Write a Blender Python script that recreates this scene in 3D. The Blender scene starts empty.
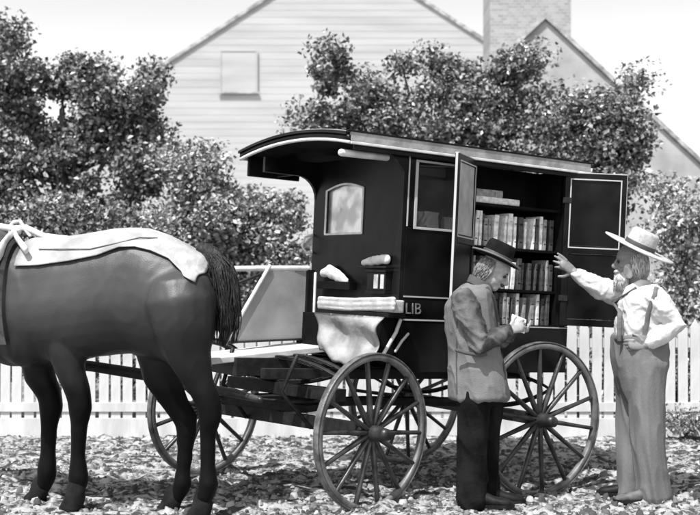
import bpy, bmesh, math, random
from mathutils import Vector, Matrix, Euler, noise
from mathutils.bvhtree import BVHTree
R = math.radians
random.seed(7)
SC = bpy.context.scene
COL = SC.collection
F, CX, HY, CAMH = 1150.0, 350.0, 297.0, 1.35      # focal length and horizon in photo pixels

def at(px, py, Y):
    return Vector(((px - CX) * Y / F, Y, CAMH - (py - HY) * Y / F))

# ------------------------------------------------------------------ materials
def mat(name, v, rough=0.6, var=0.0, scale=8.0, bump=0.0, bscale=40.0, spec=0.5, detail=4.0, stretch=None, ramp=(0.35, 0.65), coat=0.0):
    m = bpy.data.materials.new(name); m.use_nodes = True
    nt = m.node_tree; b = nt.nodes['Principled BSDF']
    b.inputs['Roughness'].default_value = rough
    b.inputs['Specular IOR Level'].default_value = spec
    if coat: b.inputs['Coat Weight'].default_value = coat; b.inputs['Coat Roughness'].default_value = 0.08
    b.inputs['Base Color'].default_value = (v, v, v, 1)
    if var or bump:
        tc = nt.nodes.new('ShaderNodeTexCoord'); mp = nt.nodes.new('ShaderNodeMapping')
        nt.links.new(tc.outputs['Object'], mp.inputs['Vector'])
        if stretch: mp.inputs['Scale'].default_value = stretch
    if var:
        n = nt.nodes.new('ShaderNodeTexNoise'); n.inputs['Scale'].default_value = scale; n.inputs['Detail'].default_value = detail
        nt.links.new(mp.outputs['Vector'], n.inputs['Vector'])
        r = nt.nodes.new('ShaderNodeValToRGB')
        lo, hi = v * (1 - var), v * (1 + var)
        r.color_ramp.elements[0].position = ramp[0]; r.color_ramp.elements[1].position = ramp[1]
        r.color_ramp.elements[0].color = (lo, lo, lo, 1); r.color_ramp.elements[1].color = (hi, hi, hi, 1)
        nt.links.new(n.outputs['Fac'], r.inputs['Fac']); nt.links.new(r.outputs['Color'], b.inputs['Base Color'])
    if bump:
        n2 = nt.nodes.new('ShaderNodeTexNoise'); n2.inputs['Scale'].default_value = bscale; n2.inputs['Detail'].default_value = 5
        nt.links.new(mp.outputs['Vector'], n2.inputs['Vector'])
        bp = nt.nodes.new('ShaderNodeBump'); bp.inputs['Strength'].default_value = bump; bp.inputs['Distance'].default_value = 0.02
        nt.links.new(n2.outputs['Fac'], bp.inputs['Height']); nt.links.new(bp.outputs['Normal'], b.inputs['Normal'])
    return m

M = dict(
    black=mat('black_coach_paint', 0.007, 0.34, 0.7, 3.5, 0.06, 12, spec=0.16),
    blackdull=mat('dull_black_lining', 0.006, 0.75, 0.4, 7, spec=.08),
    iron=mat('dark_iron', 0.012, 0.55, 0.5, 20, 0.1, 60, spec=.35),
    trim=mat('cream_trim_paint', 0.62, 0.5, 0.15, 12),
    stripe=mat('pale_pinstripe', 0.45, 0.5),
    canvas=mat('roof_canvas', 0.30, 0.8, 0.25, 14, 0.1, 60),
    dash=mat('grey_dash_cloth', 0.27, 0.8, 0.16, 5, 0.25, 160),
    wood=mat('wheel_wood', 0.03, 0.4, 0.6, 10, 0.15, 40),
    rim=mat('wheel_felloe_wood', 0.13, 0.45, 0.45, 9, 0.15, 50),
    tyre=mat('worn_iron_tyre', 0.10, 0.4, 0.5, 18, 0.2, 60),
    cushion=mat('pale_seat_cushion', 0.45, 0.75, 0.2, 9, 0.2, 40),
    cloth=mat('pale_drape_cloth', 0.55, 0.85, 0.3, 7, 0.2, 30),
    glassy=mat('sky_reflection_pane', 0.88, 0.3, 0.25, 5, ramp=(0.4, 0.6)),
    sheenpanel=mat('painted_sheen_door_panel', 0.42, 0.35, 0.2, 10),  # sky glare on the left door's gloss, put into a paler base colour
    letter=mat('worn_lettering', 0.17, 0.6, 0.4, 60),
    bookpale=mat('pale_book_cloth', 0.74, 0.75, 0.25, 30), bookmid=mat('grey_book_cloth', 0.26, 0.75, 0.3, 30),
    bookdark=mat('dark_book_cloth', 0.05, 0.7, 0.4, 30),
    skin=mat('weathered_skin', 0.34, 0.6, 0.12, 40, 0.08, 160), skindark=mat('tanned_skin', 0.2, 0.6, 0.12, 40, 0.08, 160),
    hairw=mat('grey_hair', 0.5, 0.8, 0.35, 60, 0.6, 130, stretch=(1, 1, 0.3)), hairg=mat('greying_hair', 0.2, 0.8, 0.4, 60, 0.4, 130, stretch=(1, 1, 0.3)), haird=mat('dark_hair', 0.06, 0.8, 0.4, 60, 0.6, 130),
    eye=mat('dark_eye', 0.02, 0.3),
    shirt=mat('white_cotton_shirt', 0.55, 0.85, 0.1, 9, 0.35, 26),
    strap=mat('grey_braces', 0.12, 0.8, 0.2, 40, 0.2, 120),
    trousers=mat('grey_twill_trousers', 0.15, 0.9, 0.25, 6, 0.2, 150, stretch=(1, 1, 0.35)),
    trousersd=mat('dark_wool_trousers', 0.008, 0.95, 0.5, 9, 0.2, 60, spec=.12),
    coat=mat('grey_wool_coat', 0.16, 0.92, 0.16, 5, 0.25, 150), coatdark=mat('dark_stained_sleeve', 0.085, 0.9, 0.6, 4.5, 0.25, 150, ramp=(.44, .56)),
    lapel=mat('dark_coat_edge', 0.06, 0.85),
    hatd=mat('black_felt_hat', 0.007, 0.9, 0.3, 20, 0.15, 80, spec=.15), hatband=mat('dark_hat_band', 0.05, 0.6),
    felt=mat('hat_edge_ribbon', 0.12, 0.7), straw=mat('pale_straw_hat', 0.42, 0.8, 0.2, 40, 0.3, 120),
    shoe=mat('dusty_black_leather', 0.010, 0.6, 0.5, 20, spec=.2), shoel=mat('dusty_pale_leather', 0.07, 0.7, 0.7, 14),
    horse=mat('dark_bay_coat', 0.046, 0.44, 0.5, 2.0, 0.13, 190, ramp=(0.3, 0.75), spec=0.35),
    tail=mat('black_tail_hair', 0.012, 0.5, 0.8, 60, 0.9, 90, stretch=(1, 1, 0.12)), hoof=mat('dusty_hoof', 0.012, 0.8, 0.4, 15, spec=.12),
    blanket=mat('white_horse_sheet', 0.37, 0.9, 0.28, 5, 0.35, 30), leather=mat('harness_leather', 0.04, 0.5, 0.4, 20),
    harn=mat('pale_harness_cover', 0.6, 0.8, 0.3, 14),
    picket=mat('whitewashed_picket', 0.56, 0.85, 0.14, 7, 0.2, 40, stretch=(1, 1, 0.25)),
    bark=mat('tree_bark', 0.07, 0.9, 0.5, 14, 0.8, 30, stretch=(1, 1, 0.3)),
    siding=mat('weathered_white_siding', 0.42, 0.85, 0.1, 1.6, 0.1, 30, stretch=(0.25, 1, 2.2)),
    plaster=mat('stained_pale_plaster', 0.38, 0.9, 0.22, 1.8, 0.2, 20), shingle=mat('grey_roof_shingle', 0.34, 0.9, 0.4, 6, 0.5, 20),
    brick=mat('old_brick', 0.36, 0.9, 0.4, 9, 0.3, 30),
    ventm=mat('faded_shutter', 0.45, 0.85, 0.25, 5),
    stone=mat('pale_dry_litter', 0.46, 0.9, 0.75, 2.2, ramp=(0.3, 0.7)), paper=mat('white_paper', 0.8, 0.8),
)

gb = M['glassy'].node_tree.nodes['Principled BSDF']; gb.inputs['Metallic'].default_value = .75; gb.inputs['Roughness'].default_value = .22      # metallic to mirror the sky; the pale mottle paints in that reflection
def leafmat(name, v):
    m = bpy.data.materials.new(name); m.use_nodes = True; nt = m.node_tree; b = nt.nodes['Principled BSDF']
    b.inputs['Roughness'].default_value = 0.38; b.inputs['Specular IOR Level'].default_value = 0.7
    g = nt.nodes.new('ShaderNodeNewGeometry'); r = nt.nodes.new('ShaderNodeValToRGB')
    r.color_ramp.elements[0].color = (v * .25, v * .25, v * .25, 1); r.color_ramp.elements[1].color = (v * 2.6, v * 2.6, v * 2.6, 1)
    nt.links.new(g.outputs['Random Per Island'], r.inputs['Fac']); nt.links.new(r.outputs['Color'], b.inputs['Base Color'])
    return m
M['leaf'] = leafmat('dark_glossy_leaf', 0.11); M['leafl'] = leafmat('pale_leaf', 0.19)

def horsemat():
    m = M['horse']; nt = m.node_tree; b = nt.nodes['Principled BSDF']; src = b.inputs['Base Color'].links[0].from_socket
    tc = nt.nodes.new('ShaderNodeTexCoord'); sp = nt.nodes.new('ShaderNodeSeparateXYZ'); mr = nt.nodes.new('ShaderNodeMapRange'); mx = nt.nodes.new('ShaderNodeMixRGB')
    nt.links.new(tc.outputs['Object'], sp.inputs[0]); nt.links.new(sp.outputs['Z'], mr.inputs['Value'])
    mr.inputs['From Min'].default_value = .75; mr.inputs['From Max'].default_value = 1.35      # black legs below a bay body
    mx.inputs[1].default_value = (.005, .005, .005, 1); m2 = nt.nodes.new('ShaderNodeMath'); m2.operation = 'MULTIPLY_ADD'; m2.inputs[1].default_value = .34; m2.inputs[2].default_value = .08; nt.links.new(mr.outputs[0], m2.inputs[0]); nt.links.new(m2.outputs[0], b.inputs['Specular IOR Level']); nt.links.new(mr.outputs[0], mx.inputs[0]); nt.links.new(src, mx.inputs[2]); nt.links.new(mx.outputs[0], b.inputs['Base Color'])
horsemat()
def brickmat():
    m = M['brick']; nt = m.node_tree; b = nt.nodes['Principled BSDF']
    t = nt.nodes.new('ShaderNodeTexBrick'); t.inputs['Scale'].default_value = 4.5; t.inputs['Mortar Size'].default_value = 0.02
    t.inputs['Color1'].default_value = (.36, .36, .36, 1); t.inputs['Color2'].default_value = (.26, .26, .26, 1); t.inputs['Mortar'].default_value = (.4, .4, .4, 1)
    tc = nt.nodes.new('ShaderNodeTexCoord'); mp = nt.nodes.new('ShaderNodeMapping'); mp.inputs['Rotation'].default_value = (R(90), 0, 0)
    nt.links.new(tc.outputs['Object'], mp.inputs['Vector']); nt.links.new(mp.outputs['Vector'], t.inputs['Vector'])
    nt.links.new(t.outputs['Color'], b.inputs['Base Color'])
brickmat()

def groundmat():
    m = bpy.data.materials.new('littered_dirt'); m.use_nodes = True; nt = m.node_tree; b = nt.nodes['Principled BSDF']
    b.inputs['Roughness'].default_value = 0.95
    tc = nt.nodes.new('ShaderNodeTexCoord')
    v = nt.nodes.new('ShaderNodeTexVoronoi'); v.inputs['Scale'].default_value = 13; n = nt.nodes.new('ShaderNodeTexNoise'); n.inputs['Scale'].default_value = 7.5; n.inputs['Detail'].default_value = 8
    n.inputs['Roughness'].default_value = 0.7
    for x in (v, n): nt.links.new(tc.outputs['Object'], x.inputs['Vector'])
    r = nt.nodes.new('ShaderNodeValToRGB'); e = r.color_ramp.elements
    e[0].position = .45; e[0].color = (.03, .03, .03, 1); e[1].position = .56; e[1].color = (.36, .36, .36, 1)
    nt.links.new(n.outputs['Fac'], r.inputs['Fac']); nt.links.new(r.outputs['Color'], b.inputs['Base Color'])
    bp = nt.nodes.new('ShaderNodeBump'); bp.inputs['Strength'].default_value = .7; bp.inputs['Distance'].default_value = .03
    nt.links.new(v.outputs['Distance'], bp.inputs['Height']); nt.links.new(bp.outputs['Normal'], b.inputs['Normal'])
    return m
M['ground'] = groundmat()

# ------------------------------------------------------------------ helpers
def link(name, me, m, parent=None, smooth=False):
    o = bpy.data.objects.new(name, me); COL.objects.link(o)
    if m: me.materials.append(m)
    if parent: o.parent = parent
    if smooth:
        for p in me.polygons: p.use_smooth = True
    return o

def build(name, bm, m, parent=None, smooth=False, bevel=0.0):
    if bevel:
        bmesh.ops.bevel(bm, geom=list(bm.edges), offset=bevel, segments=2, affect='EDGES', profile=.6)
    bmesh.ops.recalc_face_normals(bm, faces=bm.faces)
    me = bpy.data.meshes.new(name); bm.to_mesh(me); bm.free()
    return link(name, me, m, parent, smooth)

def tag(o, label=None, cat=None, group=None, kind=None):
    if label: o['label'] = label
    if cat: o['category'] = cat
    if group: o['group'] = group
    if kind: o['kind'] = kind
    return o

def empty(name, loc=(0, 0, 0), rot=(0, 0, 0)):
    o = bpy.data.objects.new(name, None); COL.objects.link(o); o.location = loc; o.rotation_euler = rot; o.empty_display_size = .2
    return o

def box(bm, x0, x1, y0, y1, z0, z1, mtx=None):
    vs = [bm.verts.new(Vector(p)) for p in ((x0, y0, z0), (x1, y0, z0), (x1, y1, z0), (x0, y1, z0), (x0, y0, z1), (x1, y0, z1), (x1, y1, z1), (x0, y1, z1))]
    for f in ((3, 2, 1, 0), (4, 5, 6, 7), (0, 1, 5, 4), (1, 2, 6, 5), (2, 3, 7, 6), (3, 0, 4, 7)): bm.faces.new([vs[i] for i in f])
    if mtx:
        for v in vs: v.co = mtx @ v.co
    return vs

def boxes(name, lst, m, parent, bevel=0.004):
    bm = bmesh.new()
    for b in lst: box(bm, *b)
    return build(name, bm, m, parent, bevel=bevel)

def loft(bm, rings, caps=True):
    n = len(rings[0]); V = [[bm.verts.new(p) for p in r] for r in rings]
    for a, b in zip(V, V[1:]):
        for i in range(n): bm.faces.new((a[i], a[(i + 1) % n], b[(i + 1) % n], b[i]))
    if caps: bm.faces.new(V[0][::-1]); bm.faces.new(V[-1])
    return V

def tube(bm, pts, rad, n=12, flat=1.0, ref=None, caps='round'):
    """a closed tapered tube; flat scales the axis along ref"""
    pts = [Vector(p) for p in pts]
    if not hasattr(rad, '__len__'): rad = [rad] * len(pts)
    P, Rr = list(pts), list(rad)
    if caps == 'round':
        d0 = (pts[0] - pts[1]).normalized(); d1 = (pts[-1] - pts[-2]).normalized()
        P = [pts[0] + d0 * rad[0] * .8, pts[0] + d0 * rad[0] * .5] + P + [pts[-1] + d1 * rad[-1] * .5, pts[-1] + d1 * rad[-1] * .8]
        Rr = [rad[0] * .35, rad[0] * .8] + Rr + [rad[-1] * .8, rad[-1] * .35]
    rings = []; prev = None
    for i, p in enumerate(P):
        a = P[max(i - 1, 0)]; b = P[min(i + 1, len(P) - 1)]
        t = (b - a).normalized()
        if ref is not None: u = Vector(ref)
        elif prev is not None: u = prev
        else: u = Vector((0, 0, 1)) if abs(t.z) < .9 else Vector((0, 1, 0))
        u = (u - t * u.dot(t))
        if u.length < 1e-5: u = t.orthogonal()
        u.normalize(); v = t.cross(u); prev = u
        rings.append([p + u * (math.cos(2 * math.pi * k / n) * Rr[i] * flat) + v * (math.sin(2 * math.pi * k / n) * Rr[i]) for k in range(n)])
    loft(bm, rings)

def ell(bm, c, axes, radii, nu=16, nv=10):
    c = Vector(c); a = [Vector(x).normalized() for x in axes]
    rings = []
    for j in range(nv + 1):
        th = math.pi * (j + .0) / nv; th = min(max(th, .12), math.pi - .12)
        rings.append([c + a[2] * (math.cos(th) * radii[2]) + (a[0] * (math.cos(2 * math.pi * i / nu) * radii[0]) + a[1] * (math.sin(2 * math.pi * i / nu) * radii[1])) * math.sin(th) for i in range(nu)])
    loft(bm, rings)

def solid(name, bm, m, parent=None, voxel=.01, smooth=4, amp=0.0, nscale=(8, 8, 8), amp2=0.0, folds=()):
    """union of closed shapes as one continuous smooth surface"""
    bmesh.ops.recalc_face_normals(bm, faces=bm.faces)
    me = bpy.data.meshes.new('shape'); bm.to_mesh(me); bm.free()
    o = bpy.data.objects.new('shape', me); COL.objects.link(o)
    r = o.modifiers.new('r', 'REMESH'); r.mode = 'VOXEL'; r.voxel_size = voxel
    s = o.modifiers.new('s', 'SMOOTH'); s.factor = .5; s.iterations = smooth
    dg = bpy.context.evaluated_depsgraph_get(); me2 = bpy.data.meshes.new_from_object(o.evaluated_get(dg))
    bpy.data.objects.remove(o); bpy.data.meshes.remove(me)
    me2.name = name
    if amp or folds:
        N = [v.normal.copy() for v in me2.vertices]
        for v, nn in zip(me2.vertices, N):
            q = Vector((v.co.x * nscale[0], v.co.y * nscale[1], v.co.z * nscale[2]))
            d = noise.noise(q) * amp
            if amp2: d += (abs(noise.noise(q * 2.3 + Vector((3, 1, 7)))) - .25) * amp2
            for sc, ap, se in folds:
                r_ = 1 - abs(noise.noise(Vector((v.co.x * sc[0] + v.co.z * sc[3], v.co.y * sc[1], v.co.z * sc[2])) + Vector((se, se * 2, 0)))) * 2.4
                d += ap * (max(r_, 0) ** 2 - .3)
            v.co += nn * d
    me2.materials.clear()
    return link(name, me2, m, parent, True)

def copy_tree(o, parent=None):
    c = o.copy(); COL.objects.link(c)
    if parent: c.parent = parent
    for ch in list(o.children): copy_tree(ch, c)
    return c

# ------------------------------------------------------------------ world, sun, camera
SUN_EL, SUN_FROM = R(60), Vector((-0.50, -0.86))
w = bpy.data.worlds.new('World'); SC.world = w; w.use_nodes = True; nt = w.node_tree
sky = nt.nodes.new('ShaderNodeTexSky'); sky.sky_type = 'NISHITA'; sky.sun_disc = False; sky.sun_elevation = SUN_EL
sky.sun_rotation = math.atan2(SUN_FROM.x, SUN_FROM.y); sky.air_density = 1.0; sky.dust_density = 3.0
bwn = nt.nodes.new('ShaderNodeRGBToBW')       # black and white film
nt.links.new(sky.outputs['Color'], bwn.inputs['Color'])
tcw = nt.nodes.new('ShaderNodeTexCoord'); sep = nt.nodes.new('ShaderNodeSeparateXYZ'); mr = nt.nodes.new('ShaderNodeMapRange'); mu = nt.nodes.new('ShaderNodeMath'); mu.operation = 'MULTIPLY'
nt.links.new(tcw.outputs['Generated'], sep.inputs[0]); nt.links.new(sep.outputs['Z'], mr.inputs['Value'])
mr.inputs['From Min'].default_value = .2; mr.inputs['From Max'].default_value = .55; mr.inputs['To Min'].default_value = 1.72; mr.inputs['To Max'].default_value = .7     # hazy bright lower sky
nt.links.new(bwn.outputs['Val'], mu.inputs[0]); nt.links.new(mr.outputs[0], mu.inputs[1]); nt.links.new(mu.outputs[0], nt.nodes['Background'].inputs['Color'])
nt.nodes['Background'].inputs['Strength'].default_value = 0.14
L = bpy.data.lights.new('sun', 'SUN'); L.energy = 4.2; L.angle = R(.6); lo = bpy.data.objects.new('sun', L); COL.objects.link(lo)
sd = Vector((SUN_FROM.normalized().x * math.cos(SUN_EL), SUN_FROM.normalized().y * math.cos(SUN_EL), math.sin(SUN_EL)))
lo.rotation_euler = sd.to_track_quat('Z', 'Y').to_euler(); lo.location = (-4, -6, 12)
cam = bpy.data.cameras.new('camera'); co = bpy.data.objects.new('camera', cam); COL.objects.link(co)
co.location = (0, 0, CAMH); co.rotation_euler = (R(90), 0, 0); cam.sensor_width = 36; cam.lens = 36 * F / 700
cam.shift_y = (HY - 257.5) / 700; cam.clip_end = 500; cam.dof.use_dof = True; cam.dof.focus_distance = 7.7; cam.dof.aperture_fstop = 2.3; SC.camera = co
vs = SC.view_settings; vs.view_transform = 'Standard'; vs.look = 'None'; vs.gamma = 1; vs.exposure = 0.62; vs.use_curve_mapping = False

# ------------------------------------------------------------------ ground
def ground_z(x, y):
    z = -.075 * math.exp(-(((x - 1.35) / .75) ** 2 + ((y - 8.35) / .55) ** 2))
    z += -.05 * math.exp(-(((x - .3) / .6) ** 2 + ((y - 9.4) / .5) ** 2))
    if 5 < y < 11.5: z += .012 * noise.noise(Vector((x * 2.1, y * 2.1, 0))) + .014 * noise.noise(Vector((x * 6, y * 6, 3))) + .05 * abs(noise.noise(Vector((x * 7, y * 7, 5)))) + .012 * noise.noise(Vector((x * 23, y * 23, 1)))
    return z
def axis(lo, hi, fine0, fine1, step):
    a = [fine0 + i * step for i in range(int((fine1 - fine0) / step) + 1)]
    x = fine0; s = step
    while x > lo: s *= 1.35; x -= s; a.insert(0, x)
    x = a[-1]; s = step
    while x < hi: s *= 1.35; x += s; a.append(x)
    return a
gx = axis(-150, 150, -3.6, 3.6, .022); gy = axis(-30, 300, 6.8, 11.3, .022)
bm = bmesh.new()
V = [[bm.verts.new((x, y, ground_z(x, y))) for x in gx] for y in gy]
for j in range(len(gy) - 1):
    for i in range(len(gx) - 1): bm.faces.new((V[j][i], V[j][i + 1], V[j + 1][i + 1], V[j + 1][i]))
tag(build('ground', bm, M['ground'], smooth=True), kind='structure')
# dry litter and small stones lying on it
bm = bmesh.new(); rr = random.Random(3)
for k in range(6000):
    y = 6.9 + 4.15 * rr.random() ** 1.15; x = (rr.random() - .5) * (y * .68 + .6)
    if noise.noise(Vector((x * 1.6, y * 1.6, 9))) < -.28 and rr.random() < .8: continue
    s = rr.uniform(.007, .020) * (2.0 if rr.random() < .12 else 1); a = rr.random() * 6.3
    ca, sa = math.cos(a), math.sin(a); e = rr.uniform(.5, 1); h = rr.uniform(.35, .9)
    c = Vector((x, y, ground_z(x, y) + s * .25)); tx, ty = rr.uniform(-.3, .3), rr.uniform(-.3, .3)
    n = 6; ring = []; ring2 = []
    for i in range(n):
        t = 6.283 * i / n; q = rr.uniform(.7, 1.2)
        px_, py_ = math.cos(t) * s * q, math.sin(t) * s * e * q
        ring.append(bm.verts.new(c + Vector((px_ * ca - py_ * sa, px_ * sa + py_ * ca, -s * .3 + (px_ * tx + py_ * ty)))))
        ring2.append(bm.verts.new(c + Vector(((px_ * ca - py_ * sa) * .65, (px_ * sa + py_ * ca) * .65, s * h * rr.uniform(.6, 1) + (px_ * tx + py_ * ty)))))
    for i in range(n): bm.faces.new((ring[i], ring[(i + 1) % n], ring2[(i + 1) % n], ring2[i]))
    bm.faces.new(ring2)
me = bpy.data.meshes.new('ground_litter'); bm.to_mesh(me); bm.free()
tag(link('ground_litter', me, M['stone'], None, True), 'pale leaves and small stones scattered over the dirt ground', 'ground litter', kind='stuff')
lm = M['stone'].node_tree; g = lm.nodes.new('ShaderNodeNewGeometry'); rp = lm.nodes.new('ShaderNodeValToRGB')
rp.color_ramp.elements[0].color = (.05, .05, .05, 1); rp.color_ramp.elements[1].color = (.38, .38, .38, 1); rp.color_ramp.elements[0].position = .25
lm.links.new(g.outputs['Random Per Island'], rp.inputs['Fac']); lm.links.new(rp.outputs['Color'], lm.nodes['Principled BSDF'].inputs['Base Color'])

# ------------------------------------------------------------------ picket fence
FY = 11.1
fence = tag(empty('picket_fence', (0, FY, 0)), 'whitewashed picket fence with narrow gaps running behind the wagon and horse', 'fence')
bm = bmesh.new()
prof = [(-.046, 0), (.046, 0), (.046, 1.02), (.0, 1.10), (-.046, 1.02)]
a = [bm.verts.new((x, -.011, z)) for x, z in prof]; b = [bm.verts.new((x, .011, z)) for x, z in prof]
bm.faces.new(a); bm.faces.new(b[::-1])
for i in range(5): bm.faces.new((a[i], b[i], b[(i + 1) % 5], a[(i + 1) % 5]))
pk = build('picket', bm, M['picket'], fence, bevel=.003)
rr = random.Random(5); n = 96
for i in range(n):
    o = pk if i == 0 else pk.copy()
    if i: COL.objects.link(o); o.parent = fence
    o.location = ((i - n / 2) * .119 + rr.uniform(-.005, .005), rr.uniform(-.003, .003), .03 + rr.uniform(-.012, .012)); o.rotation_euler = (0, R(rr.uniform(-.5, .5)), 0)
L0, L1 = -n / 2 * .119 - .1, n / 2 * .119 + .1
for z0, z1, y0 in ((.245, .335, -.027), (.86, .95, .016)): boxes('rail', [(L0, L1, y0, y0 + .014, z0, z1)], M['picket'], fence)
boxes('base_board', [(L0, L1, -.032, -.014, -.04, .185)], M['picket'], fence)
for i in range(6):
    x = L0 + .1 + i * (L1 - L0 - .2) / 5
    boxes('post', [(x - .05, x + .05, .06, .16, -.2, 1.05)], M['picket'], fence)

# ------------------------------------------------------------------ buildings
def gable(px, py, Y): return at(px, py, Y)
barn = tag(empty('white_barn', (0, 28, 0)), 'tall white clapboard barn gable rising behind the trees with a small shuttered opening', 'barn')
pk_ = at(343, -49, 28); half = 7.6; slope = .645
bm = bmesh.new(); zt = pk_.z; z = 0.0; bh = .17
while z < zt - .05:
    z1 = min(z + bh, zt - .02); w0 = min(half, (zt - z) / slope); w1 = min(half, (zt - z1) / slope)
    vs_ = [bm.verts.new(p) for p in ((pk_.x - w0, -.004, z), (pk_.x + w0, -.004, z), (pk_.x + w1, 0, z1), (pk_.x - w1, 0, z1))]
    bm.faces.new(vs_)
    v2 = [bm.verts.new(p) for p in ((pk_.x - w0, 0, z), (pk_.x + w0, 0, z))]; bm.faces.new((vs_[1], vs_[0], v2[0], v2[1])); z = z1
build('gable_wall', bm, M['siding'], barn)
ez = zt - half * slope
boxes('side_wall', [(pk_.x - half, pk_.x - half + .1, .01, 12, 0, ez), (pk_.x + half - .1, pk_.x + half, .01, 12, 0, ez)], M['siding'], barn, 0)
def roofpair(name, px_, zt_, half_, slope_, y0, y1, th, over, m, par):
    bm = bmesh.new()
    for s in (-1, 1):
        p = [(px_, zt_), (px_ + s * (half_ + over), zt_ - (half_ + over) * slope_), (px_ + s * (half_ + over), zt_ - (half_ + over) * slope_ + th), (px_, zt_ + th)]
        A = [bm.verts.new((x, y0, z)) for x, z in p]; B = [bm.verts.new((x, y1, z)) for x, z in p]
        bm.faces.new(A); bm.faces.new(B[::-1])
        for i in range(4): bm.faces.new((A[i], B[i], B[(i + 1) % 4], A[(i + 1) % 4]))
    return build(name, bm, m, par)
roofpair('roof', pk_.x, zt, half, slope, -.06, 12, .09, .3, M['shingle'], barn)
c = at(239, 72, 28)
sh = boxes('shutter', [(c.x - .42, c.x + .42, -.052, -.03, c.z - .50, c.z + .485)], M['siding'], barn)
boxes('frame', [(c.x - .46, c.x - .425, -.066, -.035, c.z - .50, c.z + .485), (c.x + .425, c.x + .46, -.066, -.035, c.z - .50, c.z + .485), (c.x - .46, c.x + .46, -.068, -.035, c.z + .486, c.z + .52)], M['siding'], sh)
boxes('sill', [(c.x - .50, c.x + .50, -.085, -.035, c.z - .54, c.z - .505)], M['shingle'], sh)

house = tag(empty('gabled_house', (0, 20, 0)), 'pale plastered house with steep gable and a broad brick chimney at its peak', 'house')
hp = at(545, 20, 20); sl = .93; hl = 6.2
bm = bmesh.new(); p = [(hp.x - hl * .75, 0), (hp.x + hl, 0), (hp.x + hl, max(.3, hp.z - hl * sl)), (hp.x, hp.z), (hp.x - hl * .75, hp.z - hl * .75 * sl)]
A = [bm.verts.new((x, 0, z)) for x, z in p]; B = [bm.verts.new((x, 9, z)) for x, z in p]
bm.faces.new(A); bm.faces.new(B[::-1])
for i in range(5): bm.faces.new((A[i], B[i], B[(i + 1) % 5], A[(i + 1) % 5]))
build('wall', bm, M['plaster'], house)
roofpair('roof', hp.x, hp.z + .01, hl, sl, -.07, 9.1, .09, .12, M['shingle'], house)
cl = at(490, 0, 21.2); cr = at(571, 0, 21.2)
boxes('chimney', [(cl.x, cr.x, 1.2, 2.3, 3.0, 7.6), (cl.x - .08, cr.x + .08, 1.12, 2.38, 7.6, 7.75)], M['brick'], house, .01)

# ------------------------------------------------------------------ trees and shrubs
def tree(name, label, cat, base, blobs, nleaf, leaf, lm, trunk_r, seed, group=None, flat=.75):
    """blobs: (centre, rx, ry, rz); the crown is many small curved leaves gathered in clumps through those volumes"""
    rr = random.Random(seed)
    root = tag(empty(name, base), label, cat, group); b0 = Vector(base)
    vol = [x[1] * x[2] * x[3] for x in blobs]; tot = sum(vol)
    bm = bmesh.new(); clumps = []
    for (c, rx, ry, rz), v in zip(blobs, vol):
        for k in range(max(4, int(110 * v / tot))):
            while True:
                q = Vector((rr.uniform(-1, 1), rr.uniform(-1, 1), rr.uniform(-1, 1)))
                if q.length < 1: break
            if q.length < .45: q = q.normalized() * rr.uniform(.4, .9)
            clumps.append(Vector(c) + Vector((q.x * rx, q.y * ry, q.z * rz)) - b0)
    per = nleaf // len(clumps)
    for cc in clumps:
        sp = rr.uniform(.065, .19)
        for k in range(int(per * rr.uniform(.5, 1.5))):
            gq = Vector((rr.gauss(0, 1), rr.gauss(0, 1), rr.gauss(0, 1)))
            if gq.length > 2.3: continue
            p = cc + Vector((gq.x * sp, gq.y * sp, gq.z * sp * flat))
            if p.z + b0.z < .1: continue
            s = leaf * rr.uniform(.55, 1.35)
            nn = Vector((rr.gauss(0, .6), rr.gauss(-.25, .6), rr.gauss(.55, .5))).normalized()
            u = nn.orthogonal().normalized(); u.rotate(Matrix.Rotation(rr.random() * 6.28, 3, nn)); v = nn.cross(u)
            a = bm.verts.new(p - u * s); b = bm.verts.new(p + v * s * .68 + nn * s * .15); c_ = bm.verts.new(p + u * s * .95 - nn * s * .1); d = bm.verts.new(p - v * s * .68 + nn * s * .15)
            bm.faces.new((a, b, c_)); bm.faces.new((a, c_, d))
    me = bpy.data.meshes.new('crown'); bm.to_mesh(me); bm.free(); link('crown', me, lm, root)
    bm = bmesh.new(); top = Vector(blobs[0][0]) - b0
    tube(bm, [(0, 0, -.1), (top.x * .2, top.y * .2, top.z * .45), (top.x * .8, top.y * .8, top.z * 1.0)], [trunk_r, trunk_r * .75, trunk_r * .3], 8)
    for cc in rr.sample(clumps, min(22, len(clumps))):
        st = Vector((top.x * .2, top.y * .2, top.z * .45)).lerp(Vector((top.x * .8, top.y * .8, top.z)), rr.random() * .7)
        mid = st.lerp(cc, .55) + Vector((0, 0, .08))
        tube(bm, [st, mid, cc], [trunk_r * .35, trunk_r * .22, trunk_r * .08], 5)
    build('trunk', bm, M['bark'], root, smooth=True)
    return root
def blob(px, py, Y, rx, rz, ry=.6):
    return (at(px, py, Y), rx * Y / F, ry, rz * Y / F)
def gp(px, Y): return ((px - CX) * Y / F, Y, 0)
tree('broad_tree', 'tall dense dark leafy tree at far left behind the horse', 'tree', gp(70, 14.5),
     [blob(60, 110, 14.5, 85, 60), blob(28, 62, 14.5, 42, 44), blob(120, 112, 14.5, 58, 58), blob(60, 190, 14.5, 100, 60), blob(0, 120, 14.5, 50, 100), blob(150, 122, 14.5, 30, 36), blob(90, 75, 14.5, 30, 34), blob(160, 165, 14.5, 50, 40)], 55100, 0.033, M['leaf'], .12, 1)
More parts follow.
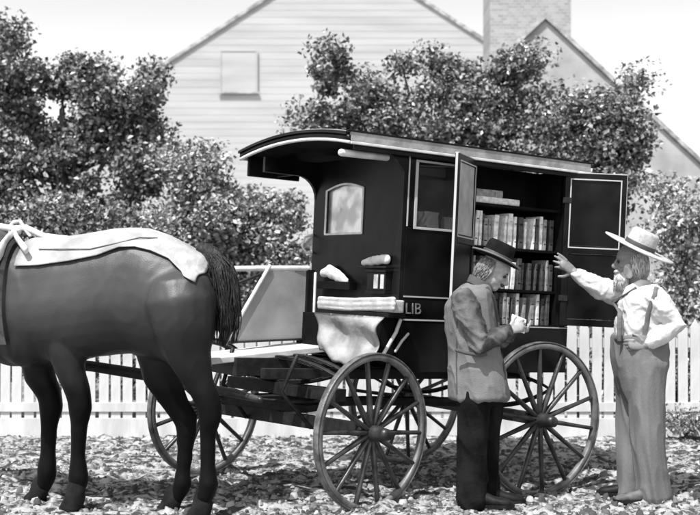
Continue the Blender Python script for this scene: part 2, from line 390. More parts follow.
tree('leafy_shrub', 'big pale-dabbed shrub between the horse rump and the wagon roof', 'shrub', gp(235, 13.2),
     [blob(235, 225, 13.2, 68, 50), blob(185, 165, 13.2, 36, 55), blob(275, 225, 13.2, 38, 55), blob(165, 240, 13.2, 55, 50), blob(220, 275, 13.2, 90, 40), blob(250, 330, 13.2, 110, 50, .4), blob(360, 340, 13.2, 90, 50, .4)], 46400, 0.030, M['leafl'], .07, 2)
tree('bushy_shrub', 'low dark dense shrub right behind the horse back at far left', 'shrub', gp(50, 12.4),
     [blob(40, 235, 12.4, 90, 45, .4), blob(0, 260, 12.4, 70, 50, .4), blob(90, 270, 12.4, 80, 40, .4), blob(30, 310, 12.4, 100, 35, .3), blob(60, 360, 12.4, 160, 45, .3)], 37700, 0.028, M['leaf'], .06, 3)
tree('spreading_tree', 'spreading leafy tree rising above the middle of the wagon roof', 'tree', gp(430, 14),
     [blob(430, 118, 14, 85, 42), blob(365, 115, 14, 46, 34), blob(335, 78, 14, 24, 34), blob(500, 110, 14, 50, 42), blob(440, 72, 14, 38, 20), blob(515, 62, 14, 28, 18), blob(440, 170, 14, 110, 30), blob(315, 115, 14, 24, 12), blob(390, 88, 14, 34, 26), blob(478, 92, 14, 44, 34), blob(525, 60, 14, 26, 26)], 43500, 0.031, M['leaf'], .11, 4)
tree('ragged_tree', 'ragged dark tree in front of the house gable at right', 'tree', gp(610, 13.4),
     [blob(597, 118, 13.4, 34, 32), blob(580, 150, 13.4, 40, 30), blob(620, 150, 13.4, 22, 24), blob(638, 84, 13.4, 10, 12), blob(612, 190, 13.4, 28, 30), blob(553, 120, 13.4, 10, 26)], 18850, 0.031, M['leaf'], .08, 5)
tree('sparse_shrub', 'sparse pale shrub at the right edge behind the straw hat', 'shrub', gp(685, 12.6),
     [blob(680, 225, 12.6, 36, 40, .4), blob(665, 190, 12.6, 24, 14, .3), blob(690, 290, 12.6, 34, 40, .3)], 5200, .030, M['leafl'], .018, 6)
tree('clipped_shrub', 'low dark shrub behind the fence below the open wagon doors', 'shrub', gp(590, 12.2),
     [blob(500, 365, 12.2, 80, 45, .3), blob(600, 370, 12.2, 80, 42, .3), blob(690, 375, 12.2, 80, 42, .3)], 23200, 0.028, M['leaf'], .04, 8)
tree('low_plant', 'low dark weedy plant at the foot of the fence behind the man in braces', 'plant', gp(688, 10.85),
     [blob(682, 433, 10.85, 16, 6, .1), blob(703, 431, 10.85, 20, 7, .1), blob(690, 436, 10.85, 24, 5, .1)], 5200, 0.018, M['leaf'], .012, 7)

# ------------------------------------------------------------------ the book wagon (x rearwards, y to the far side, z up)
WR = (R(1.5), R(2.1), R(33))
GX, GY = .055, .035      # running gear against the body
wag = tag(empty('book_wagon', (.898 - .839 * .066 - .545 * .045, 8.85 - .545 * .066 + .839 * .045, -.055), WR), 'black horse-drawn library wagon with arched roof and both side doors swung open showing shelves', 'wagon')
B = .68; BF = .47      # half widths of the body, near and far side
SIL, TOP, BOT, FRONT, REAR = 1.22, 2.36, .88, -1.07, .44
D0, D1 = -.509, .338
# near side: lower panel, posts and the window surround
boxes('side_panel', [(FRONT, REAR, -B, -B + .03, BOT, SIL), (FRONT, D0, -B, -B + .03, SIL + .001, 1.86), (FRONT, FRONT + .06, -B, -B + .03, 1.861, TOP), (D0 - .05, D0, -B, -B + .03, 1.861, TOP),
                     (FRONT + .061, D0 - .051, -B, -B + .03, 2.30, TOP), (D1, REAR, -B, -B + .03, SIL + .001, TOP)], M['black'], wag)
boxes('side_panel', [(FRONT, REAR, BF - .03, BF, BOT, TOP)], M['black'], wag)
boxes('rear_wall', [(REAR - .03, REAR, -B + .031, BF - .031, BOT, TOP)], M['black'], wag)
boxes('body_floor', [(FRONT + .05, REAR - .031, -B + .031, BF - .031, BOT + .01, BOT + .05)], M['blackdull'], wag)
boxes('bookcase_back', [(D0, D1, -.40, -.38, SIL, TOP)], M['blackdull'], wag)
boxes('bookcase_end', [(D0 - .02, D0, -B + .031, -.38, SIL, TOP)], M['blackdull'], wag)
boxes('bookcase_end', [(D1, D1 + .02, -B + .031, -.38, SIL, TOP)], M['blackdull'], wag)
SH = (1.222, 1.475, 1.772, 2.075)
for z in SH: boxes('shelf', [(D0 + .002, D1 - .002, -B + .035, -.402, z - .02, z)], M['blackdull'], wag, .002)
sw = boxes('window_frame', [(FRONT + .061, D0 - .051, -B - .006, -B + .03, 1.845, 1.8615), (FRONT + .061, D0 - .051, -B - .006, -B + .03, 2.2985, 2.312), (FRONT + .061, FRONT + .082, -B - .006, -B + .03, 1.862, 2.298), (D0 - .072, D0 - .051, -B - .006, -B + .03, 1.862, 2.298)], M['stripe'], wag, .002)
m = bpy.data.materials.new('clear_glass'); m.use_nodes = True; gnt = m.node_tree
gl = gnt.nodes.new('ShaderNodeBsdfGlossy'); gl.inputs['Roughness'].default_value = .03; tr = gnt.nodes.new('ShaderNodeBsdfTransparent'); tr.inputs['Color'].default_value = (.85, .85, .85, 1)
mx = gnt.nodes.new('ShaderNodeMixShader'); fr = gnt.nodes.new('ShaderNodeFresnel'); fr.inputs['IOR'].default_value = 1.5
gnt.links.new(fr.outputs[0], mx.inputs[0]); gnt.links.new(tr.outputs[0], mx.inputs[1]); gnt.links.new(gl.outputs[0], mx.inputs[2]); gnt.links.new(mx.outputs[0], gnt.nodes['Material Output'].inputs['Surface'])
M['glass'] = m
boxes('pane', [(FRONT + .082, D0 - .072, -B + .012, -B + .016, 1.862, 2.298)], M['glass'], sw, 0)
# pinstripes on the near side
for z in (1.39, 1.234): boxes('pinstripe', [(FRONT + .004, D0 - .06, -B - .004, -B + .001, z - .005, z + .005)], M['stripe'], wag, 0)
boxes('pinstripe', [(FRONT + .002, FRONT + .012, -B - .004, -B + .001, 1.86, TOP - .01)], M['stripe'], wag, 0)
boxes('pinstripe', [(D0 - .02, D0 - .008, -B - .004, -B + .001, 1.24, TOP - .01)], M['stripe'], wag, 0)
boxes('pinstripe', [(D0 + .01, REAR - .01, -B - .004, -B + .001, 1.205, 1.213)], M['stripe'], wag, 0)
cu = bpy.data.curves.new('lettering', 'FONT'); cu.body = 'LIB'; cu.size = .105; cu.extrude = .002; cu.space_character = 1.0
ob = bpy.data.objects.new('lettering_shape', cu); COL.objects.link(ob)
me = bpy.data.meshes.new_from_object(ob.evaluated_get(bpy.context.evaluated_depsgraph_get())); bpy.data.objects.remove(ob)
lt = link('lettering', me, M['letter'], wag); lt.location = (FRONT + .02, -B - .003, 1.275); lt.rotation_euler = (R(90), 0, 0)
# front wall with its arched window
bm = bmesh.new()
wy0, wy1, wz0, wzs, wrise = -.20, .29, 1.82, 2.14, .04
XF = FRONT - .002
def wallpiece(poly):
    a = [bm.verts.new((XF - .03, y, z)) for y, z in poly]; b = [bm.verts.new((XF, y, z)) for y, z in poly]
    bm.faces.new(a); bm.faces.new(b[::-1]); k = len(poly)
    for i in range(k): bm.faces.new((a[i], b[i], b[(i + 1) % k], a[(i + 1) % k]))
arch = [(wy0 + (wy1 - wy0) * i / 10, wzs + wrise * math.sin(math.pi * i / 10)) for i in range(11)]
wallpiece([(-B, BOT + .05), (wy0, BOT + .05), (wy0, TOP), (-B, TOP)]); wallpiece([(wy1, BOT + .05), (BF, BOT + .05), (BF, TOP), (wy1, TOP)])
wallpiece([(wy0, BOT + .05), (wy1, BOT + .05), (wy1, wz0), (wy0, wz0)])
for (y0, z0), (y1, z1) in zip(arch, arch[1:]): wallpiece([(y0, z0), (y1, z1), (y1, TOP), (y0, TOP)])
bmesh.ops.remove_doubles(bm, verts=bm.verts, dist=.0005)
fw = build('front_wall', bm, M['black'], wag)
bm = bmesh.new(); path = [(wy0, wz0), (wy1, wz0)] + arch[::-1]
for (y0, z0), (y1, z1) in zip(path, path[1:] + path[:1]):
    tube(bm, [(XF - .035, y0, z0), (XF - .035, y1, z1)], .0075, 6)
wf = build('window_frame', bm, M['trim'], fw)
bm = bmesh.new(); bm.faces.new([bm.verts.new((XF - .012, y, z)) for y, z in [(wy0, wz0), (wy1, wz0)] + arch[::-1]])
bmesh.ops.solidify(bm, geom=list(bm.faces), thickness=.006)
build('window_pane', bm, M['glassy'], fw)
# curved brackets from front corner posts to roof edge
for y in (-B + .0, BF - .03):
    bm = bmesh.new(); pts = [(FRONT - .032, 2.08)] + [(FRONT - .032 - .17 * (1 - math.cos(a * math.pi / 12)), 2.08 + .17 * math.sin(a * math.pi / 12)) for a in range(1, 7)]
    poly = pts + [(FRONT - .032 - .45, 2.25), (FRONT - .032 - .45, TOP), (FRONT - .032, TOP)] if y > 0 else [(FRONT - .032, 2.22), (FRONT - .10, 2.30), (FRONT - .2, TOP), (FRONT - .032, TOP)]
    a = [bm.verts.new((x, y, z)) for x, z in poly]; b = [bm.verts.new((x, y + .03, z)) for x, z in poly]; k = len(poly)
    bm.faces.new(a); bm.faces.new(b[::-1])
    for i in range(k): bm.faces.new((a[i], b[i], b[(i + 1) % k], a[(i + 1) % k]))
    build('bracket', bm, M['black'], wag)
# arched roof
RX0, RX1, RY, RISE = -1.60, .55, .75, .068
def rz(y): return 2.405 + RISE * (1 - (y / RY) ** 2)
def archstrip(name, x0, x1, dz0, dz1, m, par, ya=-RY, yb=RY, n=24):
    bm = bmesh.new(); rings = []
    for i in range(n + 1):
        y = ya + (yb - ya) * i / n; z = rz(y); rings.append([Vector((x0, y, z + dz0)), Vector((x1, y, z + dz0)), Vector((x1, y, z + dz1)), Vector((x0, y, z + dz1))])
    loft(bm, rings); return build(name, bm, m, par, True)
rf = archstrip('roof', RX0 - .012, RX1 + .012, 0, .018, M['black'], wag, -RY + .02, RY + .012)
for p in rf.data.polygons: p.use_smooth = False
archstrip('roof_canvas', RX0 + .02, RX1 - .015, .019, .026, M['canvas'], rf, -RY + .012, RY - .02)
archstrip('ceiling', RX0 + .02, RX1 - .02, -.03, -.003, M['blackdull'], rf, -RY + .02, RY - .02)
archstrip('moulding', RX0 - .004, RX0 + .016, -.055, -.036, M['trim'], rf); archstrip('fascia', RX0 - .002, RX0 + .016, -.0355, -.001, M['black'], rf); archstrip('moulding', RX1 - .016, RX1 + .004, -.05, -.006, M['trim'], rf)
boxes('moulding', [(RX0 + .017, RX1 - .017, -RY - .006, -RY + .018, 2.350, 2.368)], M['trim'], rf, .004)
boxes('fascia', [(RX0 + .017, RX1 - .017, -RY - .002, -RY + .018, 2.369, 2.428)], M['canvas'], rf, .003)
boxes('roof_edge', [(RX0 - .012, RX1 + .012, -RY - .008, -RY + .019, 2.429, 2.439)], M['black'], rf, .002)
boxes('moulding', [(RX0 + .017, RX1 - .017, RY - .018, RY + .004, 2.353, 2.402)], M['trim'], rf, .004)
# valances below the eaves
boxes('valance', [(RX0 + .05, FRONT - .034, B + .02, B + .045, 2.235, 2.395)], M['black'], rf, .01)
boxes('front_header', [(FRONT - .24, FRONT - .21, BF - .02, B + .0195, 2.25, 2.40)], M['black'], rf, .004)
boxes('valance', [(RX0 + .06, REAR, -B - .045, -B - .03, 2.32, 2.39)], M['black'], rf, .004)
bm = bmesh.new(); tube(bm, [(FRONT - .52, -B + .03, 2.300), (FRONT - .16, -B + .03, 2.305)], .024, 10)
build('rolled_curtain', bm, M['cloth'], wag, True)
# doors
def door(hx, dirv, light):
    d = Vector((dirv[0], dirv[1], 0)).normalized(); e = Euler((0, 0, math.atan2(d.y, d.x)))
    W, t = .45, .014
    bm = bmesh.new(); z0, z1 = SIL + .01, TOP - .012
    for b in ((0, .045, z0, z1), (W - .045, W, z0, z1), (.0451, W - .0451, z0, z0 + .05), (.0451, W - .0451, z1 - .05, z1), (.0451, W - .0451, 1.76, 1.82)): box(bm, b[0], b[1], -t, t, b[2], b[3])
    o = build('door', bm, M['black'], wag, bevel=.003); o.location = (hx, -B - .016, 0); o.rotation_euler = e
    bmp = bmesh.new(); box(bmp, .046, W - .046, -t * .4, t * .4, 1.821, z1 - .051); build('upper_panel', bmp, M['sheenpanel'] if light else M['black'], o)
    bmp = bmesh.new(); box(bmp, .046, W - .046, -t * .4, t * .4, z0 + .051, 1.759); build('lower_panel', bmp, M['black'], o)
    for s in (-1, 1):
        bm = bmesh.new(); y0, y1 = (t, t + .003) if s > 0 else (-t - .003, -t)
        a0, a1, b0, b1 = .036, W - .036, 1.80, z1 - .038
        for q in ((a0, a0 + .009, b0, b1), (a1 - .009, a1, b0, b1), (a0 + .0095, a1 - .0095, b0, b0 + .009), (a0 + .0095, a1 - .0095, b1 - .009, b1)): box(bm, q[0], q[1], y0, y1, q[2], q[3])
        build('pinstripe', bm, M['stripe'], o)
    boxes('edge_strip', [(W + .001, W + .006, -t * .6, t * .6, z0, z1)], M['stripe'], o, .001)
    boxes('top_strip', [(.0, W, -t, t, z1 + .001, z1 + .008)], M['stripe'], o, .001)
    for z in (z0 + .2, z1 - .2): boxes('hinge', [(-.015, .05, -t - .007, -t - .001, z - .02, z + .02)], M['iron'], o, .001)
door(D0, (-.82, -.573), True); door(D1, (.839, -.545), False)
# driver's seat
seat = boxes('seat', [(FRONT - .17, FRONT - .036, -B - .09, .12, 1.245, 1.275)], M['black'], wag)
bm = bmesh.new()
for k, (z, r) in enumerate(((1.348, .018), (1.316, .021), (1.288, .017))):
    tube(bm, [(FRONT - .15, -B - .11, z + .02), (FRONT - .165, -.3, z - .002), (FRONT - .16, .12, z)], r, 14)
box(bm, FRONT - .155, FRONT - .05, -B - .095, .115, 1.279, 1.362)
solid('cushion', bm, M['cushion'], seat, .008, 2, .004, (9, 9, 9))
# cloth hanging from the seat
bm = bmesh.new(); n_, k_ = 40, 16; rows = []
for j in range(k_ + 1):
    row = []
    for i in range(n_ + 1):
        u = i / n_; v = j / k_; y = -B - .14 + u * .86
        drop = .30 + .045 * math.sin(u * 5 - .9) + .012 * math.sin(u * 19)
        sw_ = math.sin(math.pi * v)
        x = FRONT - .232 - .015 * sw_ * math.sin(u * 14 + 3 * v) - .03 * sw_ * math.sin(u * 4 + 4 * v + 1) - .035 * v
        row.append(bm.verts.new((x - .022 * math.sin(v * 7 + u * 1.5) * (1 - v * .5), y + v * (.06 - .20 * u), 1.25 - drop * v)))
    rows.append(row)
for j in range(k_):
    for i in range(n_): bm.faces.new((rows[j][i], rows[j][i + 1], rows[j + 1][i + 1], rows[j + 1][i]))
bmesh.ops.solidify(bm, geom=list(bm.faces), thickness=.008)
build('seat_drape', bm, M['cloth'], seat, True)
boxes('seat_back', [(FRONT - .075, FRONT - .035, -.16, .28, 1.44, 1.475), (FRONT - .07, FRONT - .04, -.60, -.26, 1.565, 1.585)], M['black'], wag, .004) if False else None
boxes('seat_back', [(FRONT - .095, FRONT - .034, -.16, .28, 1.42, 1.475)], M['black'], wag, .004)
boxes('wall_ledge', [(FRONT - .10, FRONT - .034, -.61, -.26, 1.572, 1.588)], M['black'], wag, .003)
gcase = boxes('glint_case', [(FRONT - .095, FRONT - .034, -.60, -.36, 1.40, 1.42), (FRONT - .085, FRONT - .034, -.59, -.37, 1.4201, 1.545), (FRONT - .095, FRONT - .034, -.60, -.36, 1.5451, 1.56)], M['black'], wag, .003)  # added case; its pale panes stand in for small glints on the wall
for y0, y1 in ((-.575, -.535), (-.505, -.455)): boxes('glint_pane', [(FRONT - .089, FRONT - .0851, y0, y1, 1.435, 1.53)], M['glassy'], gcase, 0)
# seat riser behind it, and the footboard
boxes('seat_riser', [(FRONT - .16, FRONT - .036, -B + .02, BF - .04, .95, 1.244)], M['blackdull'], wag)
bm = bmesh.new()
def slab(poly, z0f, th):
    a = [bm.verts.new((x, y, z0f(x))) for x, y in poly]; b = [bm.verts.new((x, y, z0f(x) + th)) for x, y in poly]; k = len(poly)
    bm.faces.new(a[::-1]); bm.faces.new(b)
    for i in range(k): bm.faces.new((a[i], a[(i + 1) % k], b[(i + 1) % k], b[i]))
fz = lambda x: .865 + (x + 2.2) * .105
slab([(-2.22, .02), (-1.13, .02), (-1.13, .50), (-1.95, .44), (-2.22, .16)], fz, .042)
build('footboard', bm, M['trim'], wag, bevel=.006)
boxes('footboard_bearer', [(-1.95, -1.0, -.02, .36, .80, .925)], M['iron'], wag)
# side panel of the driver's footwell, slanting at the front, with its rails
PYY = .35; bm = bmesh.new()
poly = [(-1.84, 1.005), (-1.215, 1.04), (-1.215, 1.54), (-1.53, 1.53)]
a = [bm.verts.new((x, PYY, z)) for x, z in poly]; b = [bm.verts.new((x, PYY + .012, z)) for x, z in poly]
bm.faces.new(a); bm.faces.new(b[::-1])
for i in range(4): bm.faces.new((a[i], b[i], b[(i + 1) % 4], a[(i + 1) % 4]))
dp = build('footwell_panel', bm, M['dash'], wag)
bm = bmesh.new(); tube(bm, [(-1.86, PYY - .004, 1.0), (-1.53, PYY - .004, 1.565)], .015, 8); build('slanted_rail', bm, M['trim'], dp, True)
bm = bmesh.new(); tube(bm, [(-1.90, PYY + .1, 1.525), (-1.5, PYY + .03, 1.55), (-1.2, PYY, 1.565)], .02, 8); build('top_rail', bm, M['trim'], dp, True)
bm = bmesh.new(); tube(bm, [(-1.80, PYY + .02, 1.42), (-1.6, PYY, 1.5)], .012, 6); build('brace', bm, M['iron'], dp, True)
bm = bmesh.new(); tube(bm, [(-1.84, PYY - .008, 1.008), (-1.215, PYY - .008, 1.043)], .008, 6); build('lower_rail', bm, M['iron'], dp, True)
boxes('end_post', [(-1.213, -1.15, PYY - .02, PYY + .02, 1.02, 1.555)], M['black'], dp, .006)
bm = bmesh.new(); tube(bm, [(-1.155, PYY - .03, 1.53), (-1.15, PYY - .03, 1.08), (-1.17, PYY - .03, 1.04)], .011, 8); build('hand_rail', bm, M['trim'], dp, True)
bm = bmesh.new(); tube(bm, [(FRONT - .04, BF - .01, 1.82), (FRONT - .10, BF, 1.80), (FRONT - .12, BF, 1.73), (FRONT - .08, BF, 1.68), (FRONT - .04, BF - .01, 1.69)], .009, 8); build('grab_handle', bm, M['trim'], wag, True)
# curved front irons of the near side
bm = bmesh.new(); tube(bm, [(FRONT - .02, -B - .012, 1.23), (FRONT - .05, -B - .012, 1.15), (FRONT - .12, -B - .012, 1.04), (FRONT - .16, -B - .012, .98)], .013, 8); build('step_iron', bm, M['trim'], wag, True)
bm = bmesh.new(); tube(bm, [(FRONT + .05, -B - .012, 1.14), (FRONT - .0, -B - .012, 1.09), (FRONT - .05, -B - .012, 1.02)], .010, 8); build('step_iron', bm, M['stripe'], wag, True)

# wheels: felloe ring, iron tyre, nave and spokes (wheel plane x-z, axle along y)
def make_wheel(rad, ns, hubr):
    def ring(name, r0, r1, hw, m, par, n=72, bev=.0):
        bm = bmesh.new(); rings = []
        for i in range(n):
            t = 2 * math.pi * i / n; c, s = math.cos(t), math.sin(t); k = hw * .72
            rings.append([Vector((c * r, y, s * r)) for r, y in ((r0, -k), (r0 + .006, -hw), (r1 - .002, -hw), (r1, -hw * .9), (r1, hw * .9), (r1 - .002, hw), (r0 + .006, hw), (r0, k))])
        loft(bm, rings + [rings[0]], caps=False); bmesh.ops.remove_doubles(bm, verts=bm.verts, dist=1e-5)
        o = build(name, bm, m, par, True); return o
    wl = ring('wheel', rad - .050, rad - .0135, .021, M['rim'], wag)
    ring('tyre', rad - .013, rad, .023, M['tyre'], wl)
    bm = bmesh.new(); prof = [(-.14, .012), (-.138, .036), (-.10, .042), (-.095, hubr * .8), (-.05, hubr), (.03, hubr), (.075, hubr * .8), (.11, hubr * .6), (.112, .02)]
    loft(bm, [[Vector((math.cos(2 * math.pi * i / 20) * r, y, math.sin(2 * math.pi * i / 20) * r)) for i in range(20)] for y, r in prof])
    build('hub', bm, M['wood'], wl, True)
    bm = bmesh.new(); tube(bm, [(hubr * .8, .012, 0), (hubr + .10, .008, 0), (rad * .62, .003, 0), (rad - .046, 0, 0)], [.019, .018, .0145, .0145], 10, flat=1.25, ref=(0, 1, 0))
    sp = build('spoke', bm, M['wood'], wl, True)
    for i in range(1, ns):
        o = sp.copy(); COL.objects.link(o); o.parent = wl; o.rotation_euler = (0, 2 * math.pi * i / ns, 0)
    return wl
rw = make_wheel(.556, 14, .052); rw.location = (GX, -.82 - GY, .558); rw.rotation_euler = (0, R(8), 0)
o = copy_tree(rw, wag); o.location = (GX, .82 - GY, .558); o.rotation_euler = (0, R(19), R(180))
fw_ = make_wheel(.513, 14, .050); fw_.location = (-1.446 + GX, -.828 - GY, .508); fw_.rotation_euler = (0, R(3), R(13))
o = copy_tree(fw_, wag); o.location = (-1.637 - .191 + GX, .828 - GY, .508); o.rotation_euler = (0, R(15), R(193))
# running gear
bm = bmesh.new(); box(bm, GX - .035, GX + .035, -.72 - GY, .72 - GY, .52, .60); tube(bm, [(GX, -.8 - GY, .558), (GX, .8 - GY, .558)], .022, 10); build('rear_axle', bm, M['iron'], wag)
fa = bmesh.new(); mt = Matrix.Translation((-1.637 + GX, -GY, .508)) @ Matrix.Rotation(R(13), 4, 'Z')
box(fa, -.035, .035, -.73, .73, -.035, .05, mt); tube(fa, [mt @ Vector((0, -.83, 0)), mt @ Vector((0, .83, 0))], .022, 10); build('front_axle', fa, M['iron'], wag)
bm = bmesh.new(); box(bm, -.05, .05, -.55, .55, .17, .25, mt); box(bm, -.30, .30, -.05, .05, .10, .165, mt); build('front_bolster', bm, M['iron'], wag)
bm = bmesh.new(); n_ = 28
for i in range(n_):
    t0, t1 = 6.2832 * i / n_, 6.2832 * (i + 1) / n_
    tube(bm, [mt @ Vector((math.cos(t0) * .24, math.sin(t0) * .24, .14)), mt @ Vector((math.cos(t1) * .24, math.sin(t1) * .24, .14))], .014, 6)
build('turning_ring', bm, M['iron'], wag)
bm = bmesh.new(); tube(bm, [(-1.65, 0, .60), (-.9, 0, .62), (0, 0, .60)], .035, 8); build('reach', bm, M['iron'], wag)
def spring(c, ax, half_, rise, mtx=None):
    bm = bmesh.new()
    for s in (-1, 1):
        for lay in range(3):
            hl_ = half_ * (1 - .22 * lay); pts = []
            for i in range(13):
                u = -1 + 2 * i / 12; q = Vector(c) + Vector(ax) * (u * hl_) + Vector((0, 0, s * (rise * (1 - (u * hl_ / half_) ** 2) - .009 * lay)))
                pts.append(mtx @ q if mtx else q)
            tube(bm, pts, .009, 6, flat=2.4, ref=Vector(ax).cross(Vector((0, 0, 1))))
    return build('spring', bm, M['iron'], wag)
for y in (-.50, .50): spring((0, y, .74), (1, 0, 0), .46, .12)
spring((-.02, 0, .34), (0, 1, 0), .52, .09, mt); spring((.12, 0, .36), (0, 1, 0), .46, .08, mt)
for y in (-.3, .3): boxes('body_sill', [(-1.9, REAR - .05, y - .035, y + .035, BOT - .075, BOT - .005)], M['iron'], wag)
# futchells and the draught pole
for y in (-.22, .22):
    bm = bmesh.new(); tube(bm, [mt @ Vector((.34, y * .7, .10)), mt @ Vector((0, y, .09)), mt @ Vector((-.62, y * .45, .16))], .03, 8); build('futchell', bm, M['iron'], wag)
H0 = wag.matrix_basis if False else Matrix.LocRotScale(wag.location, wag.rotation_euler, None)
def toloc(p): return H0.inverted() @ Vector(p)
bm = bmesh.new(); tube(bm, [mt @ Vector((-.3, 0, .13)), toloc((-1.2, 7.72, .80)), toloc((-1.75, 7.80, .88)), toloc((-3.3, 8.15, 1.0))], [.042, .04, .036, .03], 10); build('draught_pole', bm, M['iron'], wag, True)
bm = bmesh.new(); q = mt @ Vector((-.66, 0, .2)); ydir = (mt.to_3x3() @ Vector((0, 1, 0)))
tube(bm, [q - ydir * .5, q - ydir * .25 + Vector((0, 0, .02)), q + ydir * .25 + Vector((0, 0, .02)), q + ydir * .5], [.02, .03, .03, .02], 8); build('swingletree', bm, M['wood'], wag, True)
for s in (-.33, .33):
    bm = bmesh.new(); tube(bm, [mt @ Vector((-.05, s, -.02)), mt @ Vector((-.30, s * .9, .22)), mt @ Vector((-.20, s, .46))], .016, 6); build('stay_iron', bm, M['iron'], wag, True)

# ------------------------------------------------------------------ books and oddments standing in the wagon
WM = H0
def wplace(o, p, rz_=0.0, rx_=0.0):
    mtx = WM @ Matrix.Translation(p) @ Matrix.Rotation(rz_, 4, 'Z') @ Matrix.Rotation(rx_, 4, 'Y')
    o.matrix_world = mtx; o.location, o.rotation_euler = mtx.to_translation(), mtx.to_euler()
def book_mesh(w_, d_, h_, m):
    bm = bmesh.new(); prof = [(-w_ / 2, d_ / 2), (-w_ / 2, -d_ / 2 + .004), (-w_ * .3, -d_ / 2), (w_ * .3, -d_ / 2), (w_ / 2, -d_ / 2 + .004), (w_ / 2, d_ / 2)]
    def pr(s, z0, z1):
        A = [bm.verts.new((x * s, y, z0)) for x, y in prof]; Bv = [bm.verts.new((x * s, y, z1)) for x, y in prof]
        bm.faces.new(A[::-1]); bm.faces.new(Bv)
        for i in range(6): bm.faces.new((A[i], A[(i + 1) % 6], Bv[(i + 1) % 6], Bv[i]))
    pr(1, 0, h_)
    for z in (.18, .75): pr(1.05, h_ * z, h_ * z + .008)
    bmesh.ops.recalc_face_normals(bm, faces=bm.faces); me = bpy.data.meshes.new('book'); bm.to_mesh(me); bm.free(); me.materials.append(m); return me
tone = {'pale': M['bookpale'], 'grey': M['bookmid'], 'dark': M['bookdark']}
kinds = {(t, w_, h_): book_mesh(w_ / 1000, .16, h_ / 1000, tone[t]) for t in tone for w_ in (22, 30, 40) for h_ in (195, 225, 245)}
rr = random.Random(12)
rows = [(3, SH[2], 'top', (.68, .14)), (2, SH[1], 'middle', (.36, .22)), (1, SH[0], 'bottom', (.42, .2))]
for (_, z, rowname, (pp, pg)) in rows:
    x = D0 + .02
    while x < D1 - .04:
        f = (x - D0) / (D1 - D0)
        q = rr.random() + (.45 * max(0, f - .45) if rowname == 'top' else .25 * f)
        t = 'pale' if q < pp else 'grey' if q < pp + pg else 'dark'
        if rowname == 'top' and .34 < f < .40: x += .05; continue
        w_ = rr.choice((22, 22, 30, 40)); h_ = rr.choice((195, 225, 225, 245) if rowname == 'top' else (195, 195, 225))
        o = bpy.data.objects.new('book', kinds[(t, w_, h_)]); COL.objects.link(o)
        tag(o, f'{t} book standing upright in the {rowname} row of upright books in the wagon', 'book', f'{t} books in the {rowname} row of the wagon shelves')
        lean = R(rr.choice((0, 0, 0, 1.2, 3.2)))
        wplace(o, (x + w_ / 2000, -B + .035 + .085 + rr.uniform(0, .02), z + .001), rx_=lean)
        x += w_ / 1000 + .0025 + (.012 if lean else 0) + (rr.choice((0, 0, .018, .03)) if f > .5 else 0)
for k, (t, dx, zz, ln, th, lab) in enumerate((('pale', .20, 0, .46, .045, 'long pale book lying flat on the highest wagon shelf'), ('grey', .12, .046, .30, .05, 'short grey book lying on top of the long pale book'))):
    me = book_mesh(th, .2, ln, tone[t]); o = bpy.data.objects.new('book', me); COL.objects.link(o); tag(o, lab, 'book')
    wplace(o, (D0 + .02, -B + .16, SH[3] + .002 + zz + th / 2), rx_=R(90))
rr = random.Random(4)
def parcel(p, sx, sy, sz, lab, rot=0.):
    bm = bmesh.new(); box(bm, -sx, sx, -sy, sy, 0, sz)
    bmesh.ops.subdivide_edges(bm, edges=bm.edges, cuts=3, use_grid_fill=True)
    for v in bm.verts: v.co += Vector((rr.uniform(-1, 1), rr.uniform(-1, 1), 0)) * .006
    o = build('paper_parcel', bm, M['paper'], smooth=False); tag(o, lab, 'parcel'); wplace(o, p, rot)
boxes('ledge', [(FRONT + .03, D0 - .03, -B + .031, -.36, 1.845, 1.864)], M['blackdull'], wag)
parcel((FRONT + .24, -.60, 1.865), .07, .04, .11, 'pale paper parcel behind the wagon side window, nearer the driver seat', .3)
parcel((FRONT + .42, -.605, 1.865), .045, .035, .085, 'small pale paper parcel behind the wagon side window, next to the door', -.4)
def glint_bundle(p, lab, pts, r):
    bm = bmesh.new(); tube(bm, pts, r, 12, flat=.7, ref=(1, 0, 0)); o = solid('glint_bundle', bm, M['cloth'], None, .008, 2, .006, (20, 20, 20)); tag(o, lab, 'cloth'); wplace(o, p); return o  # added pale rolls standing in for glints on the black front wall
glint_bundle((FRONT - .07, 0, 0), 'pale bundle added for a glint on the wagon front wall under its window', [(0, .24, 1.535), (0, .15, 1.55), (0, .02, 1.51), (0, -.09, 1.48)], [.03, .05, .045, .02])
glint_bundle((FRONT - .07, 0, 0), 'flat pale roll added for a glint on the wagon front wall by the corner post', [(0, -.28, 1.61), (0, -.42, 1.625), (0, -.58, 1.635)], [.022, .034, .034])

# ------------------------------------------------------------------ horse
HO, HD = Vector((-1.0, 7.15)), Vector((-.97, .243)).normalized(); HN = Vector((-HD.y, HD.x)) if False else Vector((HD.y * -1, HD.x))
def sag(px, py, lat=0.0):
    o = HO + HN * lat; u = (px - CX) / F
    k = (o.x - u * o.y) / (u * HD.y - HD.x); q = o + HD * k
    return Vector((q.x, q.y, CAMH - (py - HY) * q.y / F))
HN3, HD3, UP = Vector((HN.x, HN.y, 0)), Vector((HD.x, HD.y, 0)), Vector((0, 0, 1))
ST = [(213, 272, 300, .10), (207, 260, 330, .19), (197, 253, 350, .25), (182, 245, 360, .285), (165, 236, 361, .295), (150, 231, 357, .285), (135, 230, 353, .28), (115, 232, 355, .295), (90, 236, 359, .315), (60, 240, 364, .32),
      (30, 241, 366, .30), (10, 238, 366, .27), (-10, 241, 360, .25), (-25, 255, 350, .21), (-38, 276, 332, .13)]
